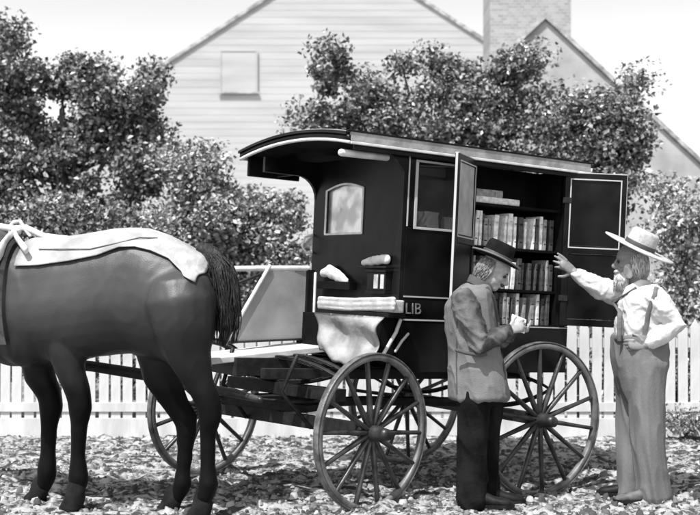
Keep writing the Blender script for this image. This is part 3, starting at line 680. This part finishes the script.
def hsec(px, t, b, hw, a0=0, a1=2 * math.pi, n=28, off=0.0):
    T, Bq = sag(px, t), sag(px, b); c = (T + Bq) / 2; rz_ = (T - Bq).length / 2
    out = []
    for i in range(n):
        a = a0 + (a1 - a0) * (i / n if a1 - a0 > 6 else i / (n - 1)); s, cc = math.sin(a), math.cos(a)
        sx = math.copysign(abs(s) ** .85, s); out.append(c + HN3 * (sx * (hw + off)) + UP * (cc * (rz_ + off)))
    return out
bm = bmesh.new(); loft(bm, [hsec(*s) for s in ST])
def leg(pts, lat): tube(bm, [sag(x, y, lat) for x, y, r in pts], [r * 1.17 for x, y, r in pts], 14)
leg([(180, 300, .20), (184, 330, .17), (190, 358, .115), (200, 384, .074), (209, 406, .066), (210, 416, .062), (208, 436, .043), (208, 466, .040), (209, 484, .055), (207, 492, .048), (203, 501, .042)], .15)
leg([(172, 310, .18), (162, 345, .16), (162, 378, .10), (176, 404, .070), (186, 420, .064), (187, 432, .056), (185, 452, .041), (183, 470, .042), (183, 483, .055), (181, 489, .048), (175, 499, .042)], -.13)
leg([(36, 320, .13), (38, 350, .11), (40, 376, .085), (50, 396, .070), (51, 408, .068), (49, 424, .048), (48, 452, .043), (47, 472, .056), (46, 479, .050), (41, 489, .042)], -.14)
leg([(58, 320, .13), (66, 350, .105), (72, 375, .076), (79, 396, .068), (80, 408, .066), (79, 424, .047), (78, 455, .042), (79, 476, .055), (79, 483, .050), (75, 491, .042)], .12)
# thigh and shoulder masses, neck and head (outside the frame at left)
ell(bm, sag(180, 312, .09), (HD3, HN3, UP), (.23, .195, .34)); ell(bm, sag(180, 312, -.09), (HD3, HN3, UP), (.23, .195, .34))
ell(bm, sag(25, 310, .14), (HD3, HN3, UP), (.25, .15, .36)); ell(bm, sag(25, 310, -.14), (HD3, HN3, UP), (.25, .15, .36))
w0 = sag(-5, 275)
tube(bm, [w0, w0 + HD3 * .35 + UP * .22, w0 + HD3 * .65 + UP * .55, w0 + HD3 * .82 + UP * .78], [.30, .24, .165, .13], 16, flat=1.0, ref=HD3)
hd = w0 + HD3 * .84 + UP * .80
tube(bm, [hd, hd + HD3 * .18 - UP * .12, hd + HD3 * .38 - UP * .34, hd + HD3 * .50 - UP * .48], [.12, .125, .085, .07], 14)
for s in (-1, 1): tube(bm, [hd + HN3 * .07 * s + UP * .06, hd + HN3 * .09 * s + UP * .15 - HD3 * .01, hd + HN3 * .09 * s + UP * .22], [.035, .03, .008], 8)
horse = solid('horse', bm, M['horse'], None, .015, 11, .007, (6, 6, 4), 0, [((5, 5, 2.2, 1), .005, 4), ((11, 11, 5, -3), .002, 2)])
tag(horse, 'dark bay draught horse standing harnessed at left with its rump toward the wagon', 'horse')
bm = bmesh.new(); rr = random.Random(8)
d0 = sag(207, 258); spine = [sag(202, 249), sag(212, 254), sag(221, 266), sag(226, 290), sag(227, 312), sag(226, 330), sag(224, 344)]
tube(bm, spine, [.045, .052, .062, .075, .07, .045, .015], 14, flat=.8, ref=HN3)
for k in range(420):
    aa = rr.uniform(0, 6.28); ra_ = rr.random() ** .5; o_ = HN3 * (math.cos(aa) * ra_ * .085) + HD3 * (math.sin(aa) * ra_ * .085)
    e_ = rr.uniform(.7, 1.02); n_ = len(spine); top_ = int(n_ * e_)
    ph = rr.uniform(0, 6.28); fq = rr.uniform(1.2, 2.6); am = rr.uniform(.004, .014); pts = []
    for j in range(3 * max(3, top_ - 1) - 2):
        f = 1 + j / 3; i = int(f); q = spine[min(i, n_ - 1)].lerp(spine[min(i + 1, n_ - 1)], f - i) + o_ * min(1, .35 + .28 * f)
        pts.append(q + HD3 * am * math.sin(fq * f + ph) + HN3 * am * math.cos(fq * f + ph * 2))
    tube(bm, pts, [rr.uniform(.003, .0055)] * (len(pts) - 1) + [.001], 5, caps='flat')
build('tail', bm, M['tail'], horse, True)
for x, y, lat in ((201, 511, .15), (171, 508, -.13), (38, 499, -.14), (74, 501, .14)):
    bm = bmesh.new(); c = sag(x, y, lat); t_ = sag(x + 2, y - 13, lat); c.z = ground_z(c.x, c.y) + .004; c2 = c + HD3 * .02
    loft(bm, [[q + HD3 * (math.cos(6.2832 * i / 16) * r * 1.12) + HN3 * (math.sin(6.2832 * i / 16) * r) for i in range(16)] for q, r in ((c2 - UP * .02, .068), (c2 + UP * .008, .068), (c.lerp(t_, .6), .058), (t_ + UP * .02, .048), (t_ + UP * .06, .03))])
    build('hoof', bm, M['hoof'], horse, True)
bm = bmesh.new()
for k in range(40):
    u = k / 39; p = (w0 + HD3 * (.1 + .7 * u) + UP * (.30 + .62 * u)) + HN3 * .03
    tube(bm, [p, p + HN3 * .09 - UP * .08, p + HN3 * (.14 + .02 * rr.random()) - UP * rr.uniform(.2, .32)], [.02, .018, .004], 5, caps='flat')
build('mane', bm, M['tail'], horse, True)
# white sheet over its back and rump
hb = bmesh.new(); hb.from_mesh(horse.data); HB = BVHTree.FromBMesh(hb)
bm = bmesh.new(); edge = [(212, 284), (207, 284), (202, 281), (197, 273), (182, 256), (165, 248), (150, 245), (135, 246), (115, 254), (90, 260), (60, 264), (36, 264)]
stn = dict((s[0], s) for s in ST); stn[36] = (36, 240, 366, .305); stn[212] = (212, 269, 303, .12); stn[202] = (202, 256, 340, .22)
rings = []
for px_, ye in edge:
    s = stn[px_]; T, Bq = sag(px_, s[1]), sag(px_, s[2]); c = (T + Bq) / 2; rz_ = (T - Bq).length / 2
    ze = sag(px_, ye, .2).z; am = math.acos(max(-1, min(1, (ze - c.z) / (rz_ + .03))))
    ring = hsec(*s, a0=-am, a1=am, n=25, off=.026)
    for i, p in enumerate(ring):
        d = (p - c).normalized(); hit = HB.ray_cast(c + d * 1.2, -d)[0]
        if hit is not None: p[:] = hit + d * .012
        p += d * (.018 * abs(noise.noise(p * 6)) + .009 * noise.noise(p * 17))
    rings.append([bm.verts.new(p) for p in ring])
for a, b in zip(rings, rings[1:]):
    for i in range(24): bm.faces.new((a[i], a[i + 1], b[i + 1], b[i]))
bmesh.ops.subdivide_edges(bm, edges=bm.edges, cuts=2, use_grid_fill=True, smooth=.5)
bmesh.ops.solidify(bm, geom=list(bm.faces), thickness=.005)
blk = build('horse_sheet', bm, M['blanket'], None, True); tag(blk, 'white cloth sheet spread over the back and rump of the horse', 'horse sheet')
bm = bmesh.new(); P3 = []
for px_ in (38, 60, 90, 115, 135, 150, 165):
    b_ = HB.ray_cast(sag(px_, 251 if px_ < 100 else 245 if px_ < 120 else 239, .25) + HN3 * .8, -HN3)[0]
    if b_ is not None: P3.append(b_ + HN3 * .026 + UP * .012)
tube(bm, P3, .0035, 6) if len(P3) > 1 else None; build('sheet_seam', bm, M['strap'], blk, True)
# harness pad and straps at the withers
har = tag(empty('harness', sag(20, 240)), 'pale harness saddle with rings and straps strapped round the horse at left', 'harness'); hl_ = Vector(har.location)
def hpart(name, b, m): 
    o = build(name, b, m, None, True)
    for v in o.data.vertices: v.co -= hl_
    o.parent = har; return o
s30 = (24, 240, 366, .30)
bm = bmesh.new(); ra = hsec(22, 240, 366, .295, -2.2, 2.2, 40, .03); rb = hsec(29, 240, 366, .30, -2.2, 2.2, 40, .03)
va = [bm.verts.new(p) for p in ra]; vb = [bm.verts.new(p) for p in rb]
for i in range(39): bm.faces.new((va[i], va[i + 1], vb[i + 1], vb[i]))
bmesh.ops.solidify(bm, geom=list(bm.faces), thickness=.012); hpart('girth_strap', bm, M['leather'])
bm = bmesh.new(); pts = hsec(22, 240, 366, .30, .05, .95, 8, .05); tube(bm, pts, [.02, .024, .024, .024, .026, .034, .04, .02], 10, flat=.45, ref=HD3); hpart('saddle_pad', bm, M['harn'])
bm = bmesh.new(); pts = hsec(22, 240, 366, .30, -.95, -.05, 8, .05); tube(bm, pts, [.02, .04, .034, .026, .024, .024, .024, .02], 10, flat=.45, ref=HD3); hpart('saddle_pad', bm, M['harn'])
bm = bmesh.new(); a0 = sag(14, 222); tube(bm, [sag(10, 238), sag(10, 226), a0, sag(20, 221), sag(24, 228), sag(30, 236)], .013, 8); hpart('terret_hook', bm, M['harn'])
bm = bmesh.new(); tube(bm, [sag(-40, 224), sag(0, 227), sag(12, 229), sag(26, 228), sag(44, 236), sag(70, 238)], [.016, .016, .015, .014, .012, .008], 8, flat=1.6); hpart('back_strap', bm, M['harn'])
bm = bmesh.new(); tube(bm, [sag(12, 228, .02), sag(17, 238, .16), sag(26, 250, .29)], [.012, .013, .016], 8, flat=1.8); hpart('rein', bm, M['harn'])

# ------------------------------------------------------------------ people
def hand(bm, wrist, d, side, pn, curl, s=1.0, thumb=1):
    """palm from wrist along d; side = across the knuckles, pn = palm normal (towards which the fingers curl)"""
    d, side, pn = Vector(d).normalized(), Vector(side).normalized(), Vector(pn).normalized(); w_ = Vector(wrist)
    tube(bm, [w_ - d * .02 * s, w_ + d * .03 * s, w_ + d * .085 * s], [.026 * s, .036 * s, .038 * s], 12, flat=.45, ref=pn)
    for i, (o_, ln) in enumerate(((.030, .072), (.010, .082), (-.011, .076), (-.031, .058))):
        st = w_ + d * .08 * s + side * (o_ * s); c = curl[i] if hasattr(curl, '__len__') else curl
        a = c * .5; p1 = st + (d * math.cos(a) + pn * math.sin(a) + side * o_ * 3).normalized() * ln * .45 * s
        a = c; p2 = p1 + (d * math.cos(a) + pn * math.sin(a) + side * o_ * 2).normalized() * ln * .33 * s
        a = c * 1.35; p3 = p2 + (d * math.cos(a) + pn * math.sin(a)).normalized() * ln * .27 * s
        tube(bm, [st, p1, p2, p3], [.0105 * s, .0100 * s, .0092 * s, .0078 * s], 8)
    t0 = w_ + d * .025 * s + side * (.028 * s * thumb); td = (d * .65 + side * thumb * .75 + pn * .25).normalized()
    t1 = t0 + td * .045 * s; t2 = t1 + (td * .6 + d * .6 + pn * .2).normalized() * .032 * s
    tube(bm, [t0, t1, t2], [.015 * s, .0125 * s, .0095 * s], 8)

def head(bm, c, f, u, s=1.0, beard=False):
    f, u = Vector(f).normalized(), Vector(u).normalized(); sd_ = u.cross(f).normalized(); c = Vector(c)
    P = lambda a, b, k: c + (f * a + sd_ * b + u * k) * s
    ax = (f, sd_, u)
    ell(bm, P(-.008, 0, .03), ax, (.097 * s, .076 * s, .092 * s)); ell(bm, P(.018, 0, -.035), ax, (.072 * s, .062 * s, .082 * s))
    ell(bm, P(.058, 0, -.088), ax, (.03 * s, .033 * s, .026 * s)); ell(bm, P(.07, 0, .032), ax, (.022 * s, .052 * s, .016 * s))
    tube(bm, [P(.082, 0, .02), P(.098, 0, -.004), P(.112, 0, -.026)], [.010 * s, .012 * s, .016 * s], 8); ell(bm, P(.098, 0, -.034), ax, (.014 * s, .018 * s, .010 * s))
    for q in (-1, 1):
        ell(bm, P(.06, .036 * q, -.022), ax, (.024 * s, .022 * s, .02 * s)); ell(bm, P(-.012, .076 * q, -.01), ax, (.017 * s, .010 * s, .028 * s))
    ell(bm, P(.085, 0, -.056), ax, (.014 * s, .026 * s, .007 * s)); ell(bm, P(.083, 0, -.067), ax, (.013 * s, .022 * s, .007 * s))
    return P, ax

def hat(parent, c, up, f, rb, rc, hc, m, mb, curl, dent=.015, edge=None):
    up, f = Vector(up).normalized(), Vector(f).normalized(); f = (f - up * f.dot(up)).normalized(); sd_ = up.cross(f); c = Vector(c); n = 48
    def rg(r, z, e=1.12, cu=0.0, d=0.0):
        out = []
        for i in range(n):
            t = 6.2832 * i / n; q = c + f * (math.cos(t) * r * e) + sd_ * (math.sin(t) * r) + up * (z + cu * math.sin(t) ** 2 - d * (1 if abs(math.cos(t)) > .0 else 0) * abs(math.cos(t)))
            out.append(q)
        return out
    bm = bmesh.new()
    rings = [rg(rc * .95, -.004), rg(rc * 1.25, -.005), rg(rb * .8, -.006, 1.07, curl * .35), rg(rb, -.002, 1.05, curl), rg(rb + .003, .003, 1.05, curl), rg(rb, .008, 1.05, curl), rg(rb * .8, .003, 1.07, curl * .35), rg(rc * 1.25, .004),
             rg(rc * 1.03, .008), rg(rc, .025), rg(rc * .97, hc * .6), rg(rc * .92, hc * .88), rg(rc * .8, hc), rg(rc * .5, hc + .002, 1.12, 0, dent), rg(rc * .15, hc - dent * .4, 1.12, 0, dent)]
    loft(bm, rings); o = build('hat', bm, m, parent, True)
    bm = bmesh.new(); loft(bm, [rg(rc * 1.045, .010), rg(rc * 1.05, .012), rg(rc * 1.03, .036), rg(rc * 1.02, .038)], caps=False); build('hat_band', bm, mb, o, True)
    if edge:
        bm = bmesh.new(); loft(bm, [rg(rb - .004, -.001, 1.052, curl), rg(rb + .004, -.003, 1.05, curl), rg(rb + .007, .003, 1.05, curl), rg(rb + .004, .009, 1.05, curl), rg(rb - .004, .009, 1.052, curl)], caps=False); build('brim_edge', bm, edge, o, True)
    return o
X3, Y3, Z3 = Vector((1, 0, 0)), Vector((0, 1, 0)), Vector((0, 0, 1))
def sect(c, rx, ry, n=24, yaw=0.0):
    ca, sa = math.cos(yaw), math.sin(yaw); out = []
    for i in range(n):
        t = 6.2832 * i / n; a, b = math.cos(t) * rx, math.sin(t) * ry
        out.append(Vector(c) + Vector((a * ca - b * sa, a * sa + b * ca, 0)))
    return out
def shoe(parent, heel, d, m, s=1.0):
    d = Vector(d).normalized(); sd_ = Vector((-d.y, d.x, 0)); h = Vector(heel); bm = bmesh.new()
    prof = [(-.035, .030, .05), (0, .038, .10), (.05, .040, .12), (.09, .042, .09), (.14, .047, .066), (.19, .049, .056), (.24, .042, .046), (.268, .022, .026)]
    rings = []
    for a, w_, hh in prof:
        ring = []
        for i in range(16):
            t = 6.2832 * i / 16; ring.append(h + d * a * s + sd_ * (math.cos(t) * w_ * s) + Z3 * ((hh * .5 + math.copysign(abs(math.sin(t)) ** .7, math.sin(t)) * hh * .5) * s))
        rings.append(ring)
    loft(bm, rings); o = build('shoe', bm, m, parent, True)
    bm = bmesh.new(); rings = []
    for a, w_, z in ((-.04, .028, 0), (0, .04, 0), (.06, .036, .0), (.14, .049, 0), (.2, .05, 0), (.25, .042, .004), (.275, .02, .006)):
        rings.append([h + d * a * s + sd_ * w_ * s + Z3 * (z - .008), h + d * a * s - sd_ * w_ * s + Z3 * (z - .008), h + d * a * s - sd_ * w_ * s + Z3 * (z + .014), h + d * a * s + sd_ * w_ * s + Z3 * (z + .014)])
    loft(bm, rings); build('sole', bm, M['shoe'], o)

# --- the man in the straw hat, facing left, reaching towards the shelves
YM = 7.65
def pm(px, py, dy=0.0): return at(px, py, YM + dy)
bm = bmesh.new()
hc_ = pm(631, 262, .03)
HF = Vector((-.97, .2, -.02)); HU = Vector((-.06, 0, 1))
P, ax = head(bm, hc_, HF, HU, 1.03)
tube(bm, [P(-.02, 0, -.05), pm(641, 288, .02), pm(643, 300)], [.056, .06, .08], 14)
loft(bm, [sect(pm(642, y), rx, ry, yaw=R(-12)) for y, rx, ry in ((292, .08, .12), (300, .11, .19), (320, .13, .18), (342, .12, .155), (358, .125, .165), (372, .11, .16))])
shN, shF = pm(653, 298, -.165), pm(624, 296, .17)
elN, wrN = pm(677, 325, -.21), pm(646, 345, -.19)
elF, wrF = pm(597, 287, .16), pm(574, 272, .13)
tube(bm, [shN, elN], [.052, .042], 12); tube(bm, [elN, wrN], [.042, .028], 12)
tube(bm, [pm(642, 300, .0), shF], [.07, .055], 12); tube(bm, [pm(642, 300, .0), shN], [.07, .055], 12)
tube(bm, [shF, elF], [.052, .042], 12); tube(bm, [elF, wrF], [.042, .029], 12)
for px0, px1, px2, dy in ((640, 638, 632, .09), (645, 646, 648, -.08)):
    tube(bm, [pm(px0, 360, dy), pm(px1, 425, dy), pm(px2, 494, dy)], [.08, .055, .04], 12); 
hand(bm, wrF, (wrF - elF).normalized() + Vector((0, 0, .12)), Vector((.4, 0, 1)), Vector((-.1, .9, -.35)), (.15, .25, .45, .75), 1.02, -1)
hand(bm, wrN, Vector((-1, .1, .02)), Vector((0, -.25, .95)), Vector((.05, .9, -.2)), (.8, .9, 1.0, 1.1), .98, 1)
man = solid('person', bm, M['skindark'], None, .0055, 2)
tag(man, 'bearded man in pale straw hat, white shirt and braces reaching towards the shelves', 'person')
# face details
for q in (-1, 1):
    bm = bmesh.new(); ell(bm, P(.082, .03 * q, .004), ax, (.010, .013, .010)); build('eye', bm, M['eye'], man, True)
bm = bmesh.new()
ell(bm, P(.062, 0, -.105), ax, (.052, .055, .05)); ell(bm, P(.05, 0, -.150), ax, (.034, .036, .045)); ell(bm, P(.092, 0, -.062), ax, (.022, .042, .016))
for q in (-1, 1): ell(bm, P(.02, .058 * q, -.06), ax, (.035, .018, .05))
rs = random.Random(2)
for k in range(190):
    q = rs.uniform(-1, 1); h_ = rs.random(); p0 = P(.03 + .05 * (1 - q * q) + .012 * h_, .058 * q, -.055 - .05 * h_)
    ln = rs.uniform(.05, .10); p2 = p0 + ax[0] * rs.uniform(.0, .03) - ax[1] * q * .02 - ax[2] * ln; p1 = p0.lerp(p2, .5) + ax[0] * .014
    tube(bm, [p0, p1, p2], [.006, .005, .002], 5, caps='flat')
build('beard', bm, M['hairw'], man, True)
bm = bmesh.new(); ell(bm, P(-.04, 0, .005), ax, (.078, .083, .085)); rs = random.Random(3)
for k in range(480):
    an = rs.uniform(1.15, 5.13); zz = rs.uniform(-.075, .05); r1 = math.sqrt(max(.1, 1 - (zz / .1) ** 2))
    p0 = P(-.03 + math.cos(an) * .082 * r1, math.sin(an) * .085 * r1, zz); p1 = p0 - ax[2] * rs.uniform(.03, .05) - ax[0] * .004
    tube(bm, [p0, p0.lerp(p1, .5) + (p0 - P(-.03, 0, zz)).normalized() * .002, p1], [.0032, .003, .001], 5, caps='flat')
build('hair', bm, M['hairw'], man, True)
# shirt
bm = bmesh.new()
loft(bm, [sect(pm(642, y), rx, ry, yaw=R(-12)) for y, rx, ry in ((286, .085, .11), (293, .125, .20), (304, .155, .215), (322, .172, .205), (336, .172, .185), (345, .155, .175))])
tube(bm, [pm(642, 298), shN], [.10, .085], 14); tube(bm, [pm(640, 298), shF], [.10, .08], 14)
tube(bm, [shN, shN.lerp(elN, .5), elN, elN.lerp(wrN, .45), elN.lerp(wrN, .9)], [.086, .082, .068, .066, .044], 14)
tube(bm, [shF, shF.lerp(elF, .5), elF, elF.lerp(wrF, .5), elF.lerp(wrF, .92)], [.088, .083, .066, .058, .045], 14)
shirt = solid('shirt', bm, M['shirt'], man, .009, 4, .010, (6, 6, 5), 0, [((9, 9, 6, 5), .012, 2), ((17, 17, 12, -9), .006, 9)])
bm = bmesh.new()
for sg in (-1, 1):       # two soft collar points
    P3 = [pm(650, 284, -.01), pm(641, 283, -.068 * -sg), pm(629, 290, -.05 * -sg), pm(622, 300, -.02 * -sg)]
    tube(bm, P3, [.006, .006, .007, .004], 8, flat=4.2, ref=Z3)
build('collar', bm, M['shirt'], shirt, True)
# trousers
bm = bmesh.new()
loft(bm, [sect(pm(640, y), rx, ry, yaw=R(-12)) for y, rx, ry in ((336, .168, .19), (340, .172, .193), (358, .178, .20), (376, .165, .19), (390, .140, .165), (402, .10, .13))])
tube(bm, [pm(638, 362, .085), pm(633, 400, .10), pm(630, 440, .10), pm(629, 480, .10), pm(630, 494, .10)], [.135, .115, .102, .094, .100], 16)
tube(bm, [pm(646, 362, -.07), pm(648, 400, -.08), pm(650, 440, -.09), pm(653, 480, -.09), pm(654, 497, -.09)], [.142, .125, .112, .104, .110], 16)
solid('trousers', bm, M['trousers'], man, .009, 5, .016, (6, 6, 2), 0, [((6, 6, .9, 1.1), .020, 3), ((9, 9, 2.2, 2.4), .010, 8)])
bm = bmesh.new(); n_ = 40
ring = lambda k, dz: [pm(640, 337.5) + Vector((0, 0, dz)) + Vector((math.cos(R(-12)) * math.cos(6.2832 * i / n_) * .176 * k - math.sin(R(-12)) * math.sin(6.2832 * i / n_) * .198 * k, math.sin(R(-12)) * math.cos(6.2832 * i / n_) * .176 * k + math.cos(R(-12)) * math.sin(6.2832 * i / n_) * .198 * k, 0)) for i in range(n_)]
loft(bm, [ring(.97, -.022), ring(1.0, -.02), ring(1.0, .016), ring(.97, .018)], caps=False); build('waistband', bm, M['trousers'], man, True)
# braces lying on the shirt
sb_ = bmesh.new(); sb_.from_mesh(shirt.data); SB = BVHTree.FromBMesh(sb_)
for px0, pts, sd_ in ((0, [(648, 288), (645, 296), (642, 304), (640, 314), (638.5, 324), (637.5, 334), (637, 341)], -1), (1, [(632, 289), (624, 294), (618, 302), (615, 312), (614, 322), (614, 332), (614, 340)], -1)):
    P3 = []
    for q in pts:
        p = pm(*q); h, nn, _, _ = SB.ray_cast(Vector((p.x, p.y - 1, p.z)), Y3)
        P3.append((h + nn * .004) if h is not None else Vector((p.x, p.y - .15, p.z)))
    bm = bmesh.new(); tube(bm, P3, .0045, 8, flat=3.6, ref=X3); build('braces', bm, M['strap'], man, True)
gz = ground_z
c = pm(654, 500, -.08); shoe(man, (c.x, YM - .08, ground_z(c.x, YM - .08) + .012), (-1, -.12, 0), M['shoel'], 1.0)
c = pm(638, 500, .10); shoe(man, (c.x, YM + .10, ground_z(c.x, YM + .1) + .012), (-1, .12, 0), M['shoe'], 1.0)
a_ = R(24); hup = Vector((math.sin(a_), -.22, math.cos(a_)))
hat(man, pm(639, 248, .02), hup, Vector((-1, .1, -.45)), .232, .092, .122, M['straw'], M['hatband'], -.006, .012)

# --- the man in the dark hat and long coat, head bowed, facing right
YL = 7.40
def pl(px, py, dy=0.0): return at(px, py, YL + dy)
bm = bmesh.new()
LF = Vector((.80, -.18, -.55)).normalized(); LU = Vector((.52, .02, .85)); LU = (LU - LF * LU.dot(LF)).normalized()
hc2 = pl(494, 271, 0)
P2, ax2 = head(bm, hc2, LF, LU, 1.0)
tube(bm, [P2(-.03, 0, -.03), pl(478, 287), pl(473, 302)], [.055, .062, .08], 14)
loft(bm, [sect(pl(x, y), rx, ry, yaw=R(10)) for x, y, rx, ry in ((474, 292, .07, .13), (473, 306, .11, .18), (474, 330, .12, .17), (477, 355, .11, .15), (479, 385, .12, .16))])
sN, sF = pl(464, 302, -.17), pl(478, 300, .17)
eN, wN = pl(481, 345, -.22), pl(509, 330, -.13)
eF, wF = pl(492, 345, .17), pl(512, 331, .03)
for s_, e_, w_ in ((sN, eN, wN), (sF, eF, wF)):
    tube(bm, [pl(473, 305), s_], [.07, .052], 12); tube(bm, [s_, e_], [.05, .042], 12); tube(bm, [e_, w_], [.042, .028], 12)
for px0, px1, px2, dy in ((476, 474, 471, -.08), (483, 484, 483, .09)): tube(bm, [pl(px0, 380, dy), pl(px1, 440, dy), pl(px2, 498, dy)], [.085, .06, .042], 12)
hand(bm, wN, Vector((.85, .30, .28)), Vector((-.25, .1, .95)), Vector((.25, .9, -.1)), (.9, 1.0, 1.1, 1.25), .95, 1)
hand(bm, wF, Vector((.9, -.25, .05)), Vector((.1, .95, .1)), Vector((-.1, .1, 1)), (.9, 1.0, 1.0, 1.1), .95, -1)
man2 = solid('person', bm, M['skin'], None, .0055, 2)
tag(man2, 'man in dark hat and grey long coat standing head bowed over a paper', 'person')
for q in (-1, 1):
    bm = bmesh.new(); ell(bm, P2(.082, .03 * q, .004), ax2, (.010, .013, .010)); build('eye', bm, M['eye'], man2, True)
bm = bmesh.new(); ell(bm, P2(-.035, 0, .0), ax2, (.072, .082, .082)); rs = random.Random(3)
for k in range(480):
    an = rs.uniform(1.15, 5.13); zz = rs.uniform(-.075, .05); r1 = math.sqrt(max(.1, 1 - (zz / .1) ** 2))
    p0 = P2(-.03 + math.cos(an) * .082 * r1, math.sin(an) * .085 * r1, zz); p1 = p0 - ax2[2] * rs.uniform(.03, .05) - ax2[0] * .004
    tube(bm, [p0, p0.lerp(p1, .5) + (p0 - P2(-.03, 0, zz)).normalized() * .002, p1], [.0032, .003, .001], 5, caps='flat')
build('hair', bm, M['hairg'], man2, True)
bm = bmesh.new(); ell(bm, P2(.095, 0, -.050), ax2, (.016, .034, .011)); ell(bm, P2(.086, .03, .026), ax2, (.008, .018, .006)); ell(bm, P2(.086, -.03, .026), ax2, (.008, .018, .006)); solid('moustache', bm, M['haird'], man2, .005, 1)
# coat
bm = bmesh.new()
loft(bm, [sect(pl(x, y), rx, ry, yaw=R(10)) for x, y, rx, ry in ((478, 284, .075, .10), (473, 292, .12, .19), (470, 306, .155, .215), (472, 330, .165, .21), (475, 352, .165, .205), (477, 375, .18, .215), (478.5, 397, .19, .22), (478.5, 400, .17, .20))])
tube(bm, [pl(474, 302), sN], [.10, .088], 14); tube(bm, [pl(474, 302), sF], [.10, .085], 14)
coat = solid('coat', bm, M['coat'], man2, .010, 6, .008, (4, 4, 2), 0, [((6, 6, 2, 2.5), .012, 4), ((13, 13, 8, 5), .005, 7)])
for s_, e_, w_ in ((sN, eN, wN), (sF, eF, wF)):
    bm = bmesh.new(); tube(bm, [s_ + Z3 * .01, s_.lerp(e_, .5), e_, e_.lerp(w_, .5), e_.lerp(w_, .93)], [.088, .080, .074, .062, .050], 16); 
    solid('sleeve', bm, M['coatdark'], coat, .009, 5, .006, (8, 8, 8), 0, [((9, 9, 10, 6), .013, 6), ((20, 20, 18, 4), .005, 3)])
cb_ = bmesh.new(); cb_.from_mesh(coat.data); CB = BVHTree.FromBMesh(cb_)
def oncoat(pts, name, r_, fl, m_):
    P3 = []
    for q in pts:
        p = pl(*q); h, nn, _, _ = CB.ray_cast(Vector((p.x, p.y - 1, p.z)), Y3)
        if h is not None: P3.append(h + nn * .003)
    bm = bmesh.new(); tube(bm, P3, r_, 8, flat=fl, ref=X3); build(name, bm, m_, coat, True)
oncoat([(484, 288), (490, 298), (494, 310), (496, 322), (497, 334), (498, 345)], 'lapel', .005, 3.2, M['lapel'])
oncoat([(500, 352), (501, 362), (502, 372), (502.5, 382), (503, 392)], 'front_edge', .003, 2.0, M['lapel'])
oncoat([(459, 290), (456, 305), (455, 320), (455, 340), (455, 360), (455, 380), (455, 392)], 'back_seam', .0022, 1.5, M['lapel'])
bm = bmesh.new(); rings = []
for dz, k in ((-.012, 1.0), (.030, .93), (.034, .86), (-.005, .84)):
    rings.append([pl(480, 286) + Vector((math.cos(6.2832 * i / 28) * .082 * k + dz * .3, math.sin(6.2832 * i / 28) * .092 * k, .042 * -math.cos(6.2832 * i / 28) + dz)) for i in range(28)])
loft(bm, rings, caps=False); build('collar', bm, M['lapel'], coat, True)
bm = bmesh.new(); P3 = [pl(456, 350, -.205), pl(466, 353, -.232), pl(478, 355, -.240), pl(486, 354, -.238)]; tube(bm, P3, .008, 8, flat=1.4, ref=Z3); build('pocket_flap', bm, M['lapel'], coat, True)
bm = bmesh.new()
loft(bm, [sect(pl(478, y), rx, ry, yaw=R(10)) for y, rx, ry in ((345, .12, .15), (385, .135, .17), (405, .12, .15))])
tube(bm, [pl(474, 390, -.07), pl(473, 430, -.075), pl(472, 470, -.075), pl(472, 500, -.075)], [.115, .100, .092, .098], 14)
tube(bm, [pl(486, 390, .08), pl(486, 430, .085), pl(485, 470, .085), pl(484, 496, .085)], [.110, .098, .088, .09], 14)
solid('trousers', bm, M['trousersd'], man2, .010, 5, .012, (6, 6, 2), 0, [((8, 8, 2, 3), .018, 5)])
c = pl(472, 500, -.075); shoe(man2, (c.x, YL - .075, ground_z(c.x, YL - .075) + .012), (1, -.2, 0), M['shoe'], .98)
c = pl(484, 500, .085); shoe(man2, (c.x, YL + .085, ground_z(c.x, YL + .085) + .012), (1, -.05, 0), M['shoe'], .98)
a2 = R(25); hat(man2, pl(496, 259, 0), Vector((math.sin(a2), -.05, math.cos(a2))), Vector((1, -.1, -.4)), .155, .088, .115, M['hatd'], M['hatband'], .015, .02, M['felt'])
bm = bmesh.new(); c = pl(518, 324, -.05); rx = Matrix.Translation(c) @ Euler((R(50), R(22), R(8))).to_matrix().to_4x4(); box(bm, -.05, .05, -.06, .06, 0, .006, rx)
tag(build('paper', bm, M['paper'], bevel=.001), 'small white paper held in the hands of the man in the long coat', 'paper')
